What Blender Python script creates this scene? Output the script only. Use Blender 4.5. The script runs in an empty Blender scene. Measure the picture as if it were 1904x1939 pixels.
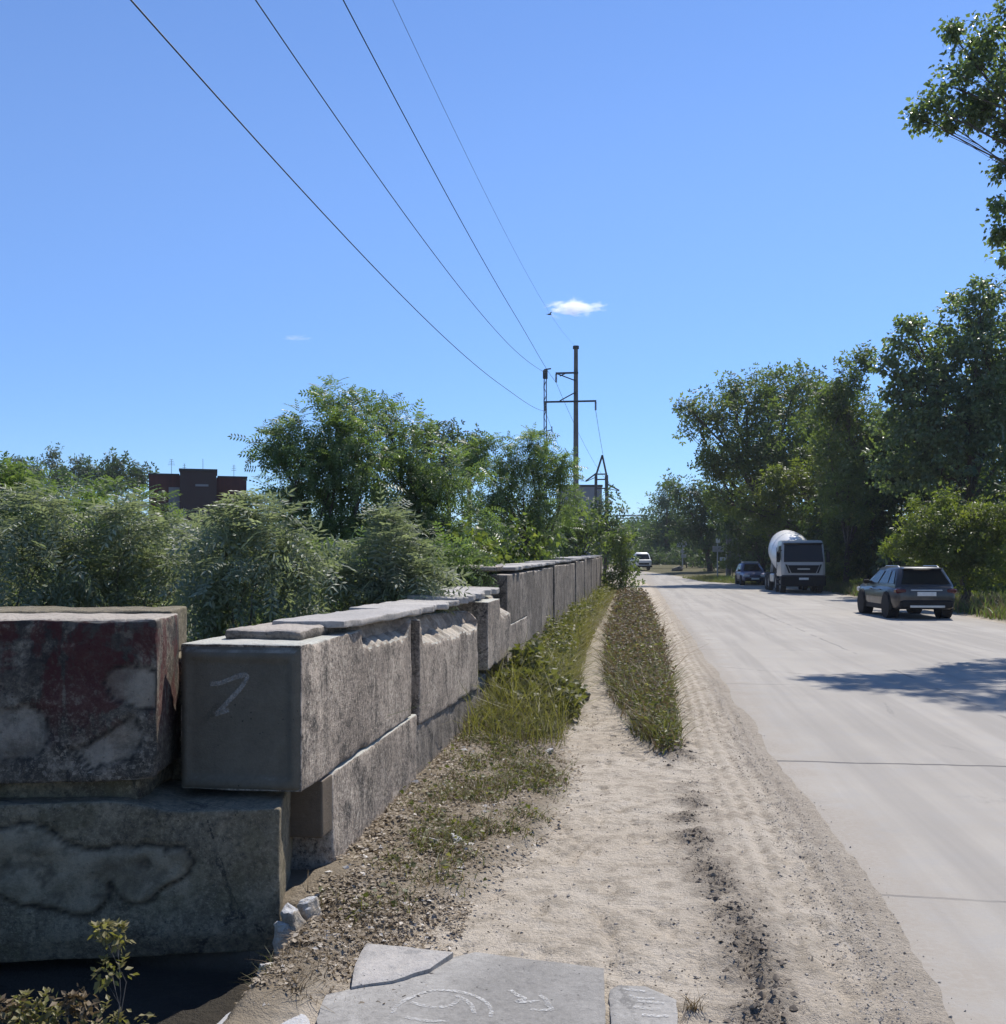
import bpy, math, random
import numpy as np
from mathutils import Vector

C = bpy.context.scene.collection
sc = bpy.context.scene
# ------------------------------------------------------------------ camera, light, exposure
EYE = 1.75
YAW = math.atan(253 / 1904)
cam_d = bpy.data.cameras.new('camera'); cam = bpy.data.objects.new('camera', cam_d); C.objects.link(cam)
cam.location = (0, 0, EYE); cam.rotation_euler = (math.pi / 2, 0, YAW)
cam_d.sensor_fit = 'HORIZONTAL'; cam_d.sensor_width = 36; cam_d.lens = 36; cam_d.shift_y = 0.0475
cam_d.clip_start = 0.05; cam_d.clip_end = 6000
sc.camera = cam

SUN_AZ = math.radians(25)      # clockwise from +Y (along the road)
SUN_EL = math.radians(55)
world = bpy.data.worlds.new("World"); sc.world = world; world.use_nodes = True
wn = world.node_tree; wn.nodes.clear()
sky = wn.nodes.new('ShaderNodeTexSky'); sky.sky_type = 'NISHITA'; sky.sun_disc = False
sky.sun_elevation = SUN_EL; sky.sun_rotation = SUN_AZ
sky.altitude = 0; sky.air_density = 1.0; sky.dust_density = 0.0; sky.ozone_density = 3.0
bg = wn.nodes.new('ShaderNodeBackground'); bg.inputs['Strength'].default_value = 0.108
wo = wn.nodes.new('ShaderNodeOutputWorld')
hs = wn.nodes.new('ShaderNodeHueSaturation'); hs.inputs['Saturation'].default_value = 1.10; hs.inputs['Value'].default_value = 1.0
tm = wn.nodes.new('ShaderNodeMix'); tm.data_type = 'RGBA'; tm.blend_type = 'MULTIPLY'; tm.inputs[0].default_value = 1; tm.inputs[7].default_value = (.97, .955, 1.10, 1)
wn.links.new(sky.outputs[0], hs.inputs['Color']); wn.links.new(hs.outputs[0], tm.inputs[6]); wtc = wn.nodes.new('ShaderNodeTexCoord'); wsx = wn.nodes.new('ShaderNodeSeparateXYZ'); wmr = wn.nodes.new('ShaderNodeMapRange')
wmr.inputs[1].default_value = 0.0; wmr.inputs[2].default_value = 0.42; wmr.interpolation_type = 'SMOOTHSTEP'
wgr = wn.nodes.new('ShaderNodeMix'); wgr.data_type = 'RGBA'; wgr.inputs[6].default_value = (.52, .70, .88, 1); wgr.inputs[7].default_value = (1, 1, 1, 1)
wg2 = wn.nodes.new('ShaderNodeMix'); wg2.data_type = 'RGBA'; wg2.blend_type = 'MULTIPLY'; wg2.inputs[0].default_value = 1
wn.links.new(wtc.outputs['Generated'], wsx.inputs[0]); wn.links.new(wsx.outputs[2], wmr.inputs[0]); wn.links.new(wmr.outputs[0], wgr.inputs[0])
wn.links.new(tm.outputs[2], wg2.inputs[6]); wn.links.new(wgr.outputs[2], wg2.inputs[7]); wn.links.new(wg2.outputs[2], bg.inputs[0]); wn.links.new(bg.outputs[0], wo.inputs[0])

sun_l = bpy.data.lights.new('sun', 'SUN'); sun_l.energy = 4.3; sun_l.angle = math.radians(0.5); sun_l.color = (1.0, 0.95, 0.88)
sun = bpy.data.objects.new('sun', sun_l); C.objects.link(sun)
S = Vector((math.sin(SUN_AZ) * math.cos(SUN_EL), math.cos(SUN_AZ) * math.cos(SUN_EL), math.sin(SUN_EL)))
sun.rotation_euler = S.to_track_quat('Z', 'Y').to_euler(); sun.location = (0, 0, 60)

vs = sc.view_settings
vs.view_transform = 'Standard'; vs.look = 'None'; vs.exposure = 0.48; vs.gamma = 1; vs.use_curve_mapping = False
cy = sc.cycles
cy.max_bounces = 7; cy.diffuse_bounces = 3; cy.glossy_bounces = 2; cy.transmission_bounces = 4; cy.transparent_max_bounces = 8
cy.volume_bounces = 6; cy.use_denoising = True; cy.caustics_reflective = False; cy.caustics_refractive = False
cy.use_adaptive_sampling = True; cy.adaptive_threshold = 0.015
cy.sample_clamp_indirect = 6

# ------------------------------------------------------------------ helpers
FPX = 1904.0
CA, SA = math.cos(YAW), math.sin(YAW)
def P(u, v, d):
    """World point seen at (u, v) in the 1904 px wide photograph at depth d along the view axis."""
    t = (u - 952) / FPX
    return np.array([d * (CA * t - SA), d * (CA + SA * t), EYE + (1060 - v) / FPX * d])
def G(u, v, z=0.0):
    """Point of the horizontal plane at height z seen at (u, v)."""
    return P(u, v, (EYE - z) * FPX / (v - 1060))

def sstep(a, b, x):
    t = np.clip((np.asarray(x, float) - a) / (b - a), 0, 1); return t * t * (3 - 2 * t)

def _h(ix, iy, iz, seed):
    n = (ix.astype(np.int64) * 374761393 + iy.astype(np.int64) * 668265263 + iz.astype(np.int64) * 2147483647 + seed * 974711) & 0xffffffff
    n = ((n ^ (n >> 13)) * 1274126177) & 0xffffffff
    n = ((n ^ (n >> 16)) * 2246822519) & 0xffffffff
    return ((n ^ (n >> 15)) & 0xffff) / 65535.0
def vnoise(p, seed=0):
    p = np.asarray(p, float); i = np.floor(p).astype(np.int64); f = p - i; f = f * f * (3 - 2 * f)
    r = 0
    for dx in (0, 1):
        wx = f[..., 0] if dx else 1 - f[..., 0]
        for dy in (0, 1):
            wy = f[..., 1] if dy else 1 - f[..., 1]
            for dz in (0, 1):
                wz = f[..., 2] if dz else 1 - f[..., 2]
                r = r + wx * wy * wz * _h(i[..., 0] + dx, i[..., 1] + dy, i[..., 2] + dz, seed)
    return r
def fbm(p, seed=0, o=4, g=0.5):
    p = np.asarray(p, float); a, s, t = 1.0, 0, 0
    for k in range(o):
        s = s + a * vnoise(p * 2 ** k, seed + k * 17); t += a; a *= g
    return s / t
def fbm2(x, y, sc_=1.0, seed=0, o=4):
    x, y = np.broadcast_arrays(np.asarray(x, float), np.asarray(y, float))
    return fbm(np.stack([x * sc_, y * sc_, np.zeros_like(x) + 0.37], -1), seed, o)

def link(o, parent=None):
    C.objects.link(o)
    if parent is not None: o.parent = parent
    return o
def tag(o, label=None, cat=None, group=None, kind=None):
    if label: o['label'] = label
    if cat: o['category'] = cat
    if group: o['group'] = group
    if kind: o['kind'] = kind
    return o
def thing(name, label, cat, loc=(0, 0, 0), rotz=0, group=None):
    o = bpy.data.objects.new(name, None); C.objects.link(o); o.location = loc; o.rotation_euler = (0, 0, rotz)
    o.empty_display_size = 0.3
    return tag(o, label, cat, group)
def nmesh(name, V, F, mat, parent=None, smooth=False, attrs=None):
    """Fast mesh from arrays: V (n,3), F (m,k) of one face size."""
    V = np.asarray(V, np.float32); F = np.asarray(F, np.int32); k = F.shape[1]; m = len(F)
    me = bpy.data.meshes.new(name)
    me.vertices.add(len(V)); me.vertices.foreach_set('co', V.ravel())
    me.loops.add(m * k); me.loops.foreach_set('vertex_index', F.ravel())
    me.polygons.add(m); me.polygons.foreach_set('loop_start', np.arange(m, dtype=np.int32) * k)
    me.polygons.foreach_set('loop_total', np.full(m, k, np.int32))
    me.polygons.foreach_set('use_smooth', np.full(m, bool(smooth)))
    for an, av in (attrs or {}).items():
        a = me.attributes.new(an, 'FLOAT', 'POINT'); a.data.foreach_set('value', np.asarray(av, np.float32))
    me.update(calc_edges=True); me.validate()
    me.materials.append(mat)
    return link(bpy.data.objects.new(name, me), parent)

class MB:
    """Collects simple shapes; build() links them as ONE mesh object."""
    def __init__(s): s.v = []; s.f = []
    def add(s, vs_, fs):
        n = len(s.v); s.v += [tuple(map(float, q)) for q in vs_]; s.f += [tuple(i + n for i in q) for q in fs]; return s
    def box(s, x0, x1, y0, y1, z0, z1, b=0.0):
        if b <= 0:
            v = [(x, y, z) for z in (z0, z1) for y in (y0, y1) for x in (x0, x1)]
            return s.add(v, [(0, 2, 3, 1), (4, 5, 7, 6), (0, 1, 5, 4), (2, 6, 7, 3), (0, 4, 6, 2), (1, 3, 7, 5)])
        def ring(z, i): return [(x0 + i + b, y0 + i, z), (x1 - i - b, y0 + i, z), (x1 - i, y0 + i + b, z), (x1 - i, y1 - i - b, z), (x1 - i - b, y1 - i, z), (x0 + i + b, y1 - i, z), (x0 + i, y1 - i - b, z), (x0 + i, y0 + i + b, z)]
        R = [ring(z0, b), ring(z0 + b, 0), ring(z1 - b, 0), ring(z1, b)]
        v = sum(R, []); f = [tuple(range(7, -1, -1)), tuple(range(24, 32))]
        for r in range(3):
            for k in range(8): f.append((r * 8 + k, r * 8 + (k + 1) % 8, r * 8 + 8 + (k + 1) % 8, r * 8 + 8 + k))
        return s.add(v, f)
    def tube(s, pts, rad, n=8, caps=True):
        pts = [np.array(p, float) for p in pts]; m = len(pts)
        if not hasattr(rad, '__len__'): rad = [rad] * m
        v = []; up = None
        for i, p in enumerate(pts):
            t = pts[min(i + 1, m - 1)] - pts[max(i - 1, 0)]; t = t / (np.linalg.norm(t) + 1e-9)
            if up is None:
                up = np.array([0, 0, 1.]) if abs(t[2]) < .9 else np.array([1., 0, 0])
            a = np.cross(t, up); a /= np.linalg.norm(a) + 1e-9; b = np.cross(a, t); up = b
            for k in range(n):
                w = 2 * math.pi * k / n; v.append(p + rad[i] * (math.cos(w) * a + math.sin(w) * b))
        f = [(i * n + k, i * n + (k + 1) % n, (i + 1) * n + (k + 1) % n, (i + 1) * n + k) for i in range(m - 1) for k in range(n)]
        if caps: f += [tuple(range(n - 1, -1, -1)), tuple((m - 1) * n + k for k in range(n))]
        return s.add(v, f)
    def bar(s, a, b, w, h=None):
        """square bar from a to b"""
        a = np.array(a, float); b = np.array(b, float); t = b - a; t /= np.linalg.norm(t)
        up = np.array([0, 0, 1.]) if abs(t[2]) < .9 else np.array([0., 1, 0])
        x = np.cross(t, up); x /= np.linalg.norm(x); y = np.cross(x, t); h = h or w
        v = [q + sx * x * w / 2 + sy * y * h / 2 for q in (a, b) for sx, sy in ((-1, -1), (1, -1), (1, 1), (-1, 1))]
        return s.add(v, [(3, 2, 1, 0), (4, 5, 6, 7)] + [(k, (k + 1) % 4, 4 + (k + 1) % 4, 4 + k) for k in range(4)])
    def lathe(s, prof, axis='z', n=24, c=(0, 0, 0), M=None, caps=True):
        v = []
        for r, h in prof:
            for k in range(n):
                w = 2 * math.pi * k / n; q = (r * math.cos(w), r * math.sin(w), h)
                if axis == 'x': q = (q[2], q[0], q[1])
                if axis == 'y': q = (q[0], q[2], q[1])
                q = np.array(q)
                if M is not None: q = M @ q
                v.append(q + np.array(c))
        m = len(prof)
        f = [(i * n + k, i * n + (k + 1) % n, (i + 1) * n + (k + 1) % n, (i + 1) * n + k) for i in range(m - 1) for k in range(n)]
        if caps: f += [tuple(range(n - 1, -1, -1)), tuple((m - 1) * n + k for k in range(n))]
        return s.add(v, f)
    def loft(s, rings):
        n = len(rings[0]); v = sum([list(r) for r in rings], []); m = len(rings)
        f = [(i * n + k, i * n + (k + 1) % n, (i + 1) * n + (k + 1) % n, (i + 1) * n + k) for i in range(m - 1) for k in range(n)]
        f += [tuple(range(n - 1, -1, -1)), tuple((m - 1) * n + k for k in range(n))]
        return s.add(v, f)
    def quad(s, a, b, c, d, th=0.0):
        a, b, c, d = [np.array(q, float) for q in (a, b, c, d)]
        if th <= 0: return s.add([a, b, c, d], [(0, 1, 2, 3)])
        n = np.cross(b - a, d - a); n /= np.linalg.norm(n); o = n * th
        return s.add([a, b, c, d, a + o, b + o, c + o, d + o], [(3, 2, 1, 0), (4, 5, 6, 7), (0, 1, 5, 4), (1, 2, 6, 5), (2, 3, 7, 6), (3, 0, 4, 7)])
    def build(s, name, mat, parent=None, smooth=False, bevel=0, origin=None):
        v = s.v
        if origin is not None: v = [(x - origin[0], y - origin[1], z - origin[2]) for x, y, z in v]
        me = bpy.data.meshes.new(name); me.from_pydata(v, [], s.f); me.update()
        me.materials.append(mat)
        o = link(bpy.data.objects.new(name, me), parent)
        if origin is not None: o.location = origin
        import bmesh
        bm = bmesh.new(); bm.from_mesh(me); bmesh.ops.recalc_face_normals(bm, faces=bm.faces); bm.to_mesh(me); bm.free()
        if smooth:
            for p in me.polygons: p.use_smooth = True
            for e in me.edges: pass
            try: me.set_sharp_from_angle(angle=math.radians(40))
            except Exception: pass
        if bevel > 0:
            md = o.modifiers.new('bevel', 'BEVEL'); md.width = bevel; md.segments = 2; md.limit_method = 'ANGLE'; md.angle_limit = math.radians(35)
        return o

# ------------------------------------------------------------------ materials
class NT:
    def __init__(s, name):
        s.m = bpy.data.materials.new(name); s.m.use_nodes = True; s.t = s.m.node_tree; s.t.nodes.clear()
        s.out = s.t.nodes.new('ShaderNodeOutputMaterial')
    def n(s, typ, **kw):
        x = s.t.nodes.new('ShaderNode' + typ)
        for k, v in kw.items(): setattr(x, k, v)
        return x
    def put(s, sock, v):
        if isinstance(v, bpy.types.NodeSocket): s.t.links.new(v, sock)
        elif v is not None:
            if hasattr(sock.default_value, '__len__') and not hasattr(v, '__len__'): v = (v,) * len(sock.default_value)
            if hasattr(sock.default_value, '__len__') and len(sock.default_value) == 4 and len(v) == 3: v = (*v, 1)
            sock.default_value = v
    def coord(s, rnd=True, scale=(1, 1, 1)):
        tc = s.n('TexCoord'); o = tc.outputs['Object']
        mp = s.n('Mapping'); mp.inputs['Scale'].default_value = scale
        s.t.links.new(o, mp.inputs['Vector'])
        if rnd:
            oi = s.n('ObjectInfo'); mul = s.math('MULTIPLY', oi.outputs['Random'], 57.0)
            cb = s.n('CombineXYZ'); [s.t.links.new(mul, cb.inputs[k]) for k in range(3)]
            s.t.links.new(cb.outputs[0], mp.inputs['Location'])
        return mp.outputs[0]
    def noise(s, co, scale, detail=4, rough=.55, dist=0.0):
        x = s.n('TexNoise'); s.put(x.inputs['Vector'], co); x.inputs['Scale'].default_value = scale
        x.inputs['Detail'].default_value = detail; x.inputs['Roughness'].default_value = rough; x.inputs['Distortion'].default_value = dist
        return x.outputs['Fac']
    def vor(s, co, scale, feature='F1', out='Distance'):
        x = s.n('TexVoronoi'); x.feature = feature; s.put(x.inputs['Vector'], co); x.inputs['Scale'].default_value = scale
        return x.outputs[out]
    def math(s, op, a, b=None, c=None, clamp=False):
        x = s.n('Math'); x.operation = op; x.use_clamp = clamp
        s.put(x.inputs[0], a); s.put(x.inputs[1], b) if b is not None else None
        if c is not None: s.put(x.inputs[2], c)
        return x.outputs[0]
    def rng(s, v, a, b, c=0.0, d=1.0):
        x = s.n('MapRange'); x.clamp = True; s.put(x.inputs[0], v)
        for i, q in enumerate((a, b, c, d)): x.inputs[i + 1].default_value = q
        return x.outputs[0]
    def mix(s, fac, a, b):
        x = s.n('Mix'); x.data_type = 'RGBA'; s.put(x.inputs[0], fac); s.put(x.inputs[6], a); s.put(x.inputs[7], b); return x.outputs[2]
    def attr(s, nm):
        x = s.n('Attribute'); x.attribute_name = nm; return x.outputs['Fac']
    def xyz(s, co):
        x = s.n('SeparateXYZ'); s.t.links.new(co, x.inputs[0]); return x.outputs
    def bump(s, h, strength=.5, dist=.01, normal=None):
        x = s.n('Bump'); x.inputs['Strength'].default_value = strength; x.inputs['Distance'].default_value = dist
        s.put(x.inputs['Height'], h)
        if normal is not None: s.put(x.inputs['Normal'], normal)
        return x.outputs[0]
    def bsdf(s, col, rough=.8, metal=0.0, spec=.5, normal=None, **kw):
        b = s.n('BsdfPrincipled'); s.put(b.inputs['Base Color'], col); s.put(b.inputs['Roughness'], rough); b.inputs['Metallic'].default_value = metal
        b.inputs['Specular IOR Level'].default_value = spec
        if normal is not None: s.put(b.inputs['Normal'], normal)
        for k, v in kw.items(): s.put(b.inputs[k.replace('_', ' ')], v)
        return b.outputs[0]
    def done(s, sh):
        s.t.links.new(sh, s.out.inputs['Surface']); return s.m

def plain(name, col, rough=.5, metal=0, spec=.5, var=.12, sc_=6.0, **kw):
    t = NT(name); co = t.coord()
    f = t.noise(co, sc_, 5)
    c2 = tuple(min(1, x * (1 + var)) for x in col); c1 = tuple(x * (1 - var) for x in col)
    return t.done(t.bsdf(t.mix(t.rng(f, .3, .7), c1, c2), rough, metal, spec, **kw))

def concrete(name, light=(.33, .31, .285), dark=(.13, .125, .118), stain=(.035, .034, .032), dirt=.5, streak=.4, red=0, speck=.5, grain=1.0, moss=0.0, dust_toplight=1.0):
    t = NT(name); co = t.coord(); raw = t.coord(rnd=False)
    big = t.noise(co, 1.3, 6, .62, .5); mid = t.noise(co, 6, 8, .7, .3); fine = t.noise(co, 38, 6, .75); vfine = t.noise(co, 120, 3, .7)
    c = t.mix(t.rng(big, .38, .62), dark, light)
    c = t.mix(t.rng(mid, .50, .64, 0, .75 * grain), c, tuple(min(.7, x * 1.28) for x in light))
    c = t.mix(t.rng(mid, .47, .36, 0, .6 * grain), c, dark)
    cst = t.coord(scale=(11, 11, .9))
    st = t.noise(cst, 1.2, 6, .7)
    c = t.mix(t.math('MULTIPLY', t.math('MULTIPLY', t.rng(st, .50, .62), t.rng(t.noise(co, 1.9, 4), .44, .60)), streak), c, stain)
    vc = t.n('SeparateXYZ'); t.t.links.new(t.vor(co, 62, out='Color'), vc.inputs[0]); ag = t.math('MULTIPLY', t.rng(t.noise(co, 2.3, 5, .6), .40, .58, .15, 1), speck)
    c = t.mix(t.math('MULTIPLY', t.rng(vc.outputs[0], .30, .12), ag), c, tuple(x * .9 for x in dark))
    c = t.mix(t.math('MULTIPLY', t.rng(vc.outputs[1], .74, .90), ag), c, tuple(min(.62, x * 1.45) for x in light))
    bl = t.noise(co, 2.6, 8, .75, .9)
    c = t.mix(t.math('MULTIPLY', t.rng(bl, .53, .60), dirt), c, stain)
    hb = t.noise(co, .75, 4, .6, .3); c = t.mix(t.rng(hb, .42, .60, 0, .55), c, tuple(x * .72 for x in dark))
    ck = t.vor(t.coord(scale=(1, 1, .8)), 1.15, 'DISTANCE_TO_EDGE'); ckw = t.math('ADD', ck, t.math('MULTIPLY', t.math('SUBTRACT', mid, .5), .16))
    c = t.mix(t.math('MULTIPLY', t.rng(t.math('ABSOLUTE', ckw), .010, .003), t.math('MULTIPLY', t.rng(t.noise(co, 1.1, 3), .50, .58), .8 * grain)), c, stain)
    c = t.mix(t.math('MULTIPLY', t.rng(fine, .53, .62), speck), c, stain)
    c = t.mix(t.math('MULTIPLY', t.rng(fine, .46, .38), speck * .6), c, tuple(min(.7, x * 1.5) for x in light))
    c = t.mix(t.math('MULTIPLY', t.rng(vfine, .57, .66), speck * .7), c, tuple(min(.7, x * 1.6) for x in light))
    pit = t.rng(t.vor(co, 26), .13, .07); pitm = t.math('MULTIPLY', pit, t.rng(t.noise(co, 5, 3), .48, .6))
    c = t.mix(t.math('MULTIPLY', pitm, .8), c, stain)
    if moss:
        c = t.mix(t.math('MULTIPLY', t.rng(t.noise(co, 4, 7, .7, .6), .5, .6), moss), c, (.14, .12, .06))
    if red:
        x, y, z = t.xyz(raw)
        rm = t.noise(raw, 3.4, 7, .68, .7)
        rs = t.noise(t.coord(False, (8, 8, 1.4)), 1.0, 5, .65)
        m = t.math('MULTIPLY', t.rng(t.math('ADD', t.math('MULTIPLY', rm, .55), t.math('MULTIPLY', rs, .45)), .475, .515), t.rng(z, .14, .34))
        m = t.math('MULTIPLY', m, t.rng(x, -1.05, -.95))
        dk = t.math('MULTIPLY', t.rng(t.noise(raw, 3.0, 6, .65, .6), .42, .52), t.rng(z, .36, .56))
        c = t.mix(t.math('MULTIPLY', dk, .8), c, (.028, .024, .024))
        c = t.mix(t.math('MULTIPLY', m, t.rng(fine, .38, .5, .35, red)), c, (.085, .022, .021))
    # upward faces paler: sunlit tops put into the colour, with some dusting
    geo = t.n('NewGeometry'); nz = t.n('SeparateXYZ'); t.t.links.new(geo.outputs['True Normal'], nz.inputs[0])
    c = t.mix(t.math('MULTIPLY', t.rng(t.math('ADD', nz.outputs[2], t.math('MULTIPLY', t.math('SUBTRACT', mid, .5), .8)), .55, .8), t.rng(fine, .36, .5, .35 * dust_toplight, .92 * dust_toplight)), c, tuple(min(.5, x * 1.15 + .10) for x in light))
    # painted-on age sits in the cracks; spalled patches show fresh grey
    pa = t.attr('patch'); gr = t.attr('groove')
    c = t.mix(t.math('MULTIPLY', pa, .62), c, t.mix(t.rng(mid, .42, .58), tuple(x * .6 for x in light), tuple(min(.7, x * 1.12) for x in light)))
    c = t.mix(t.math('MULTIPLY', gr, .85), c, (.022, .02, .019))
    h = t.math('ADD', t.math('MULTIPLY', mid, 1.0), t.math('ADD', t.math('MULTIPLY', fine, .8), t.math('MULTIPLY', vfine, .35)))
    h = t.math('SUBTRACT', h, t.math('MULTIPLY', pitm, .6))
    return t.done(t.bsdf(c, .93, 0, .2, t.bump(h, .9, .016 * grain)))

ATTR = {}
def leafmat(name, c1, c2, c3=None, trans=.35, rough=.45, spec=.4, tint=(1.0, 1.15, .45)):
    """Per leaf colour from the 'rnd' attribute, light passing through the blade."""
    t = NT(name); r = t.attr('rnd')
    c = t.mix(r, c1, c2)
    if c3: c = t.mix(t.rng(r, .88, .97), c, c3)
    b = t.bsdf(c, rough, 0, spec)
    tl = t.n('BsdfTranslucent'); mul = t.n('Mix'); mul.data_type = 'RGBA'; mul.blend_type = 'MULTIPLY'; mul.inputs[0].default_value = 1
    t.put(mul.inputs[6], c); t.put(mul.inputs[7], tuple(min(4, x * 1.5) for x in tint)); t.t.links.new(mul.outputs[2], tl.inputs[0])
    ms = t.n('MixShader'); ms.inputs[0].default_value = trans; t.t.links.new(b, ms.inputs[1]); t.t.links.new(tl.outputs[0], ms.inputs[2])
    return t.done(ms.outputs[0])

M = {}
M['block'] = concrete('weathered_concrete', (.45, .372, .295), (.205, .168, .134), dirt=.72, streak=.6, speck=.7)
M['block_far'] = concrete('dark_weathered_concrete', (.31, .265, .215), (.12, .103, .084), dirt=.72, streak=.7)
M['block_end'] = concrete('shaded_smooth_concrete', (.175, .158, .122), (.130, .117, .090), dirt=.10, streak=.10, speck=.12, grain=.45)  # end face's shade put into the base colour, darker than the block's other faces
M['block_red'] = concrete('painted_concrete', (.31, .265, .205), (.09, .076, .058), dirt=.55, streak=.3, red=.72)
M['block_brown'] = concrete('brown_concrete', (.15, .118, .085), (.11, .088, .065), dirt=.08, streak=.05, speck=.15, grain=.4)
M['block_old'] = concrete('lichen_concrete', (.31, .262, .180), (.115, .096, .062), dirt=.4, streak=.1, speck=.5, moss=.3, dust_toplight=.12)
M['slab'] = concrete('cap_slab_concrete', (.47, .43, .385), (.35, .32, .285), dirt=.22, streak=.0, speck=.3, grain=.6, dust_toplight=.25)
M['paving'] = concrete('paving_concrete', (.335, .32, .295), (.255, .243, .222), dirt=.10, streak=.0, speck=.22, grain=.5, dust_toplight=0.0)
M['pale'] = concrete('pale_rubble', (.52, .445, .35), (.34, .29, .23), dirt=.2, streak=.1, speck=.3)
M['bark'] = plain('bark', (.085, .068, .052), .95, var=.5, sc_=9)
M['bark_grey'] = plain('grey_bark', (.16, .14, .12), .95, var=.5, sc_=9)
M['locust'] = leafmat('locust_leaves', (.085, .120, .055), (.19, .235, .11), (.30, .33, .18), .42, .42, .5)
M['silver'] = leafmat('silvery_leaves', (.13, .15, .098), (.31, .33, .24), (.42, .44, .33), .34, .48, .35, tint=(1.0, 1.1, .6))
M['poplar'] = leafmat('poplar_leaves', (.085, .118, .062), (.18, .215, .115), (.28, .31, .17), .45, .36, .6)
M['maple'] = leafmat('maple_leaves', (.066, .092, .034), (.15, .175, .062), (.25, .24, .09), .46, .48, .4)
M['dark'] = leafmat('dark_leaves', (.040, .060, .030), (.088, .118, .052), None, .38, .5, .35)
M['far'] = leafmat('distant_leaves', (.060, .088, .056), (.12, .155, .09), None, .4, .55, .3)
M['yellow'] = leafmat('yellow_green_leaves', (.08, .10, .024), (.165, .18, .05), (.25, .24, .08), .48, .45, .4)
M['weed'] = leafmat('weed_leaves', (.075, .082, .028), (.19, .175, .075), (.32, .27, .16), .35, .5, .35)
M['olive'] = leafmat('olive_grass_blades', (.125, .118, .042), (.25, .21, .095), (.36, .30, .18), .35, .5, .3)
M['bright'] = leafmat('bright_weed_leaves', (.07, .15, .02), (.12, .21, .03), None, .4, .45, .4)
M['straw'] = leafmat('dry_grass_blades', (.10, .072, .044), (.225, .17, .105), (.10, .12, .04), .25, .6, .3, tint=(1, .95, .7))
M['litter'] = leafmat('dry_leaf_litter', (.19, .15, .105), (.40, .34, .26), (.56, .51, .44), .15, .7, .3, tint=(1, .9, .7))
M['debris'] = leafmat('dark_debris_bits', (.10, .083, .065), (.26, .22, .17), (.36, .31, .25), .05, .8, .2, tint=(1, .9, .7))



# ------------------------------------------------------------------ terrain profile
def rise(y): return 0.00018 * np.clip(np.asarray(y, float) - 60, 0, 70) ** 2
def bend(y):
    y = np.asarray(y, float); q = np.clip(y - 60, 0, 70); return -0.0022 * q ** 2 - np.clip(y - 130, 0, None) * 0.308
def narrow(y): return -3.8 * sstep(66, 80, y)
def warp(x, y): return x + bend(y) * sstep(-60, 0.5, x) + narrow(y) * sstep(4, 10, x)
def road_edge(y): return 1.17 + 0.22 * (fbm2(y * .55, 3.3, 1, 5, 3) - .5) + 0.10 * (fbm2(y * 3.5, 1.3, 1, 6, 3) - .5)
def path_c(y): return -0.12 - 0.55 * sstep(5.5, 11, y) - .1 * np.sin(np.asarray(y) * .35)
def clod_c(y): return 0.45 - .02 * (np.asarray(y) - 4) + .06 * np.sin(np.asarray(y) * 1.7)
def verge_r(y):
    """right edge of the weedy verge along the wall"""
    y = np.asarray(y, float)
    return np.interp(y, [3.5, 4.4, 5.2, 6.5, 8, 9.5, 11, 14, 20, 50], [-1.3, -1.15, -.82, -.55, -.52, -.72, -.72, -.84, -1.0, -1.15]) + .16 * (fbm2(y * 1.6, .7, 1, 9, 3) - .5)
def median(x, y):
    """dry weed strip between the path and the wheel track"""
    y = np.asarray(y, float)
    l = np.interp(y, [8.6, 9.6, 12, 14, 17.5, 25, 40], [.30, .03, -.26, -.42, -.55, -.66, -.72]); r = np.interp(y, [8.6, 10, 14, 25, 40], [.33, .39, .43, .38, .30])
    return sstep(l - .05, l + .12, x) * sstep(r + .08, r - .08, x) * sstep(8.5, 9.6, y) * sstep(44, 36, y)

def ground_h(x, y):
    x = np.asarray(x, float); y = np.asarray(y, float)
    e = road_edge(y)
    h = 0.022 * sstep(e + .16, e - .35, x) - .05 * sstep(e + .02, e + .30, x)
    near = sstep(60, 15, y)
    # wheel track between the clods and the pavement
    tr = sstep(clod_c(y) + .12, clod_c(y) + .25, x) * sstep(e + .02, e - .12, x)
    h = h + near * tr * (.011 * np.sin((x + .03 * np.sin(y * .8)) * 52) * (.3 + fbm2(x * 2, y * .3, 1, 23, 2)) + .007)
    cl = np.exp(-((x - clod_c(y)) / .13) ** 2) * sstep(.38, .62, fbm2(x, y, 2.2, 21, 3) + .12 * sstep(7, 4.2, y)) * sstep(12, 9, y)
    h = h + near * cl * (.022 + .11 * (fbm2(x, y, 17, 22, 4) - .45))
    left = sstep(e, e - .3, x)
    h = h + near * left * (.034 * (fbm2(x, y, 4.5, 31, 4) - .5) + .024 * (fbm2(x, y, 13, 33, 4) - .5) - .02 * sstep(.60, .70, fbm2(x * 1.5, y * .7, 5.5, 34, 2)))
    vr = sstep(verge_r(y) + .1, verge_r(y) - .15, x)
    h = h + near * vr * (.05 + .05 * (fbm2(x, y, 6, 35, 4) - .4))
    h = h + median(x, y) * .07
    # hollow in front of the corner blocks, small bank against the wall foot
    h = h - .26 * sstep(-1.47, -1.66, x) * sstep(4.72, 4.5, y)
    h = h + .06 * np.exp(-((x + 1.5) / .22) ** 2) * sstep(4.5, 5.0, y) * near
    # right verge beyond the pavement
    h = np.where(x > 6, -.05 + .12 * sstep(10.15, 11.5, x) + .25 * sstep(11.5, 18, x) * fbm2(x, y, .5, 41, 3), h)
    h = np.where(x < -2.6, h + .25 * (fbm2(x, y, .4, 43, 3) - .5), h)
    return h

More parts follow.
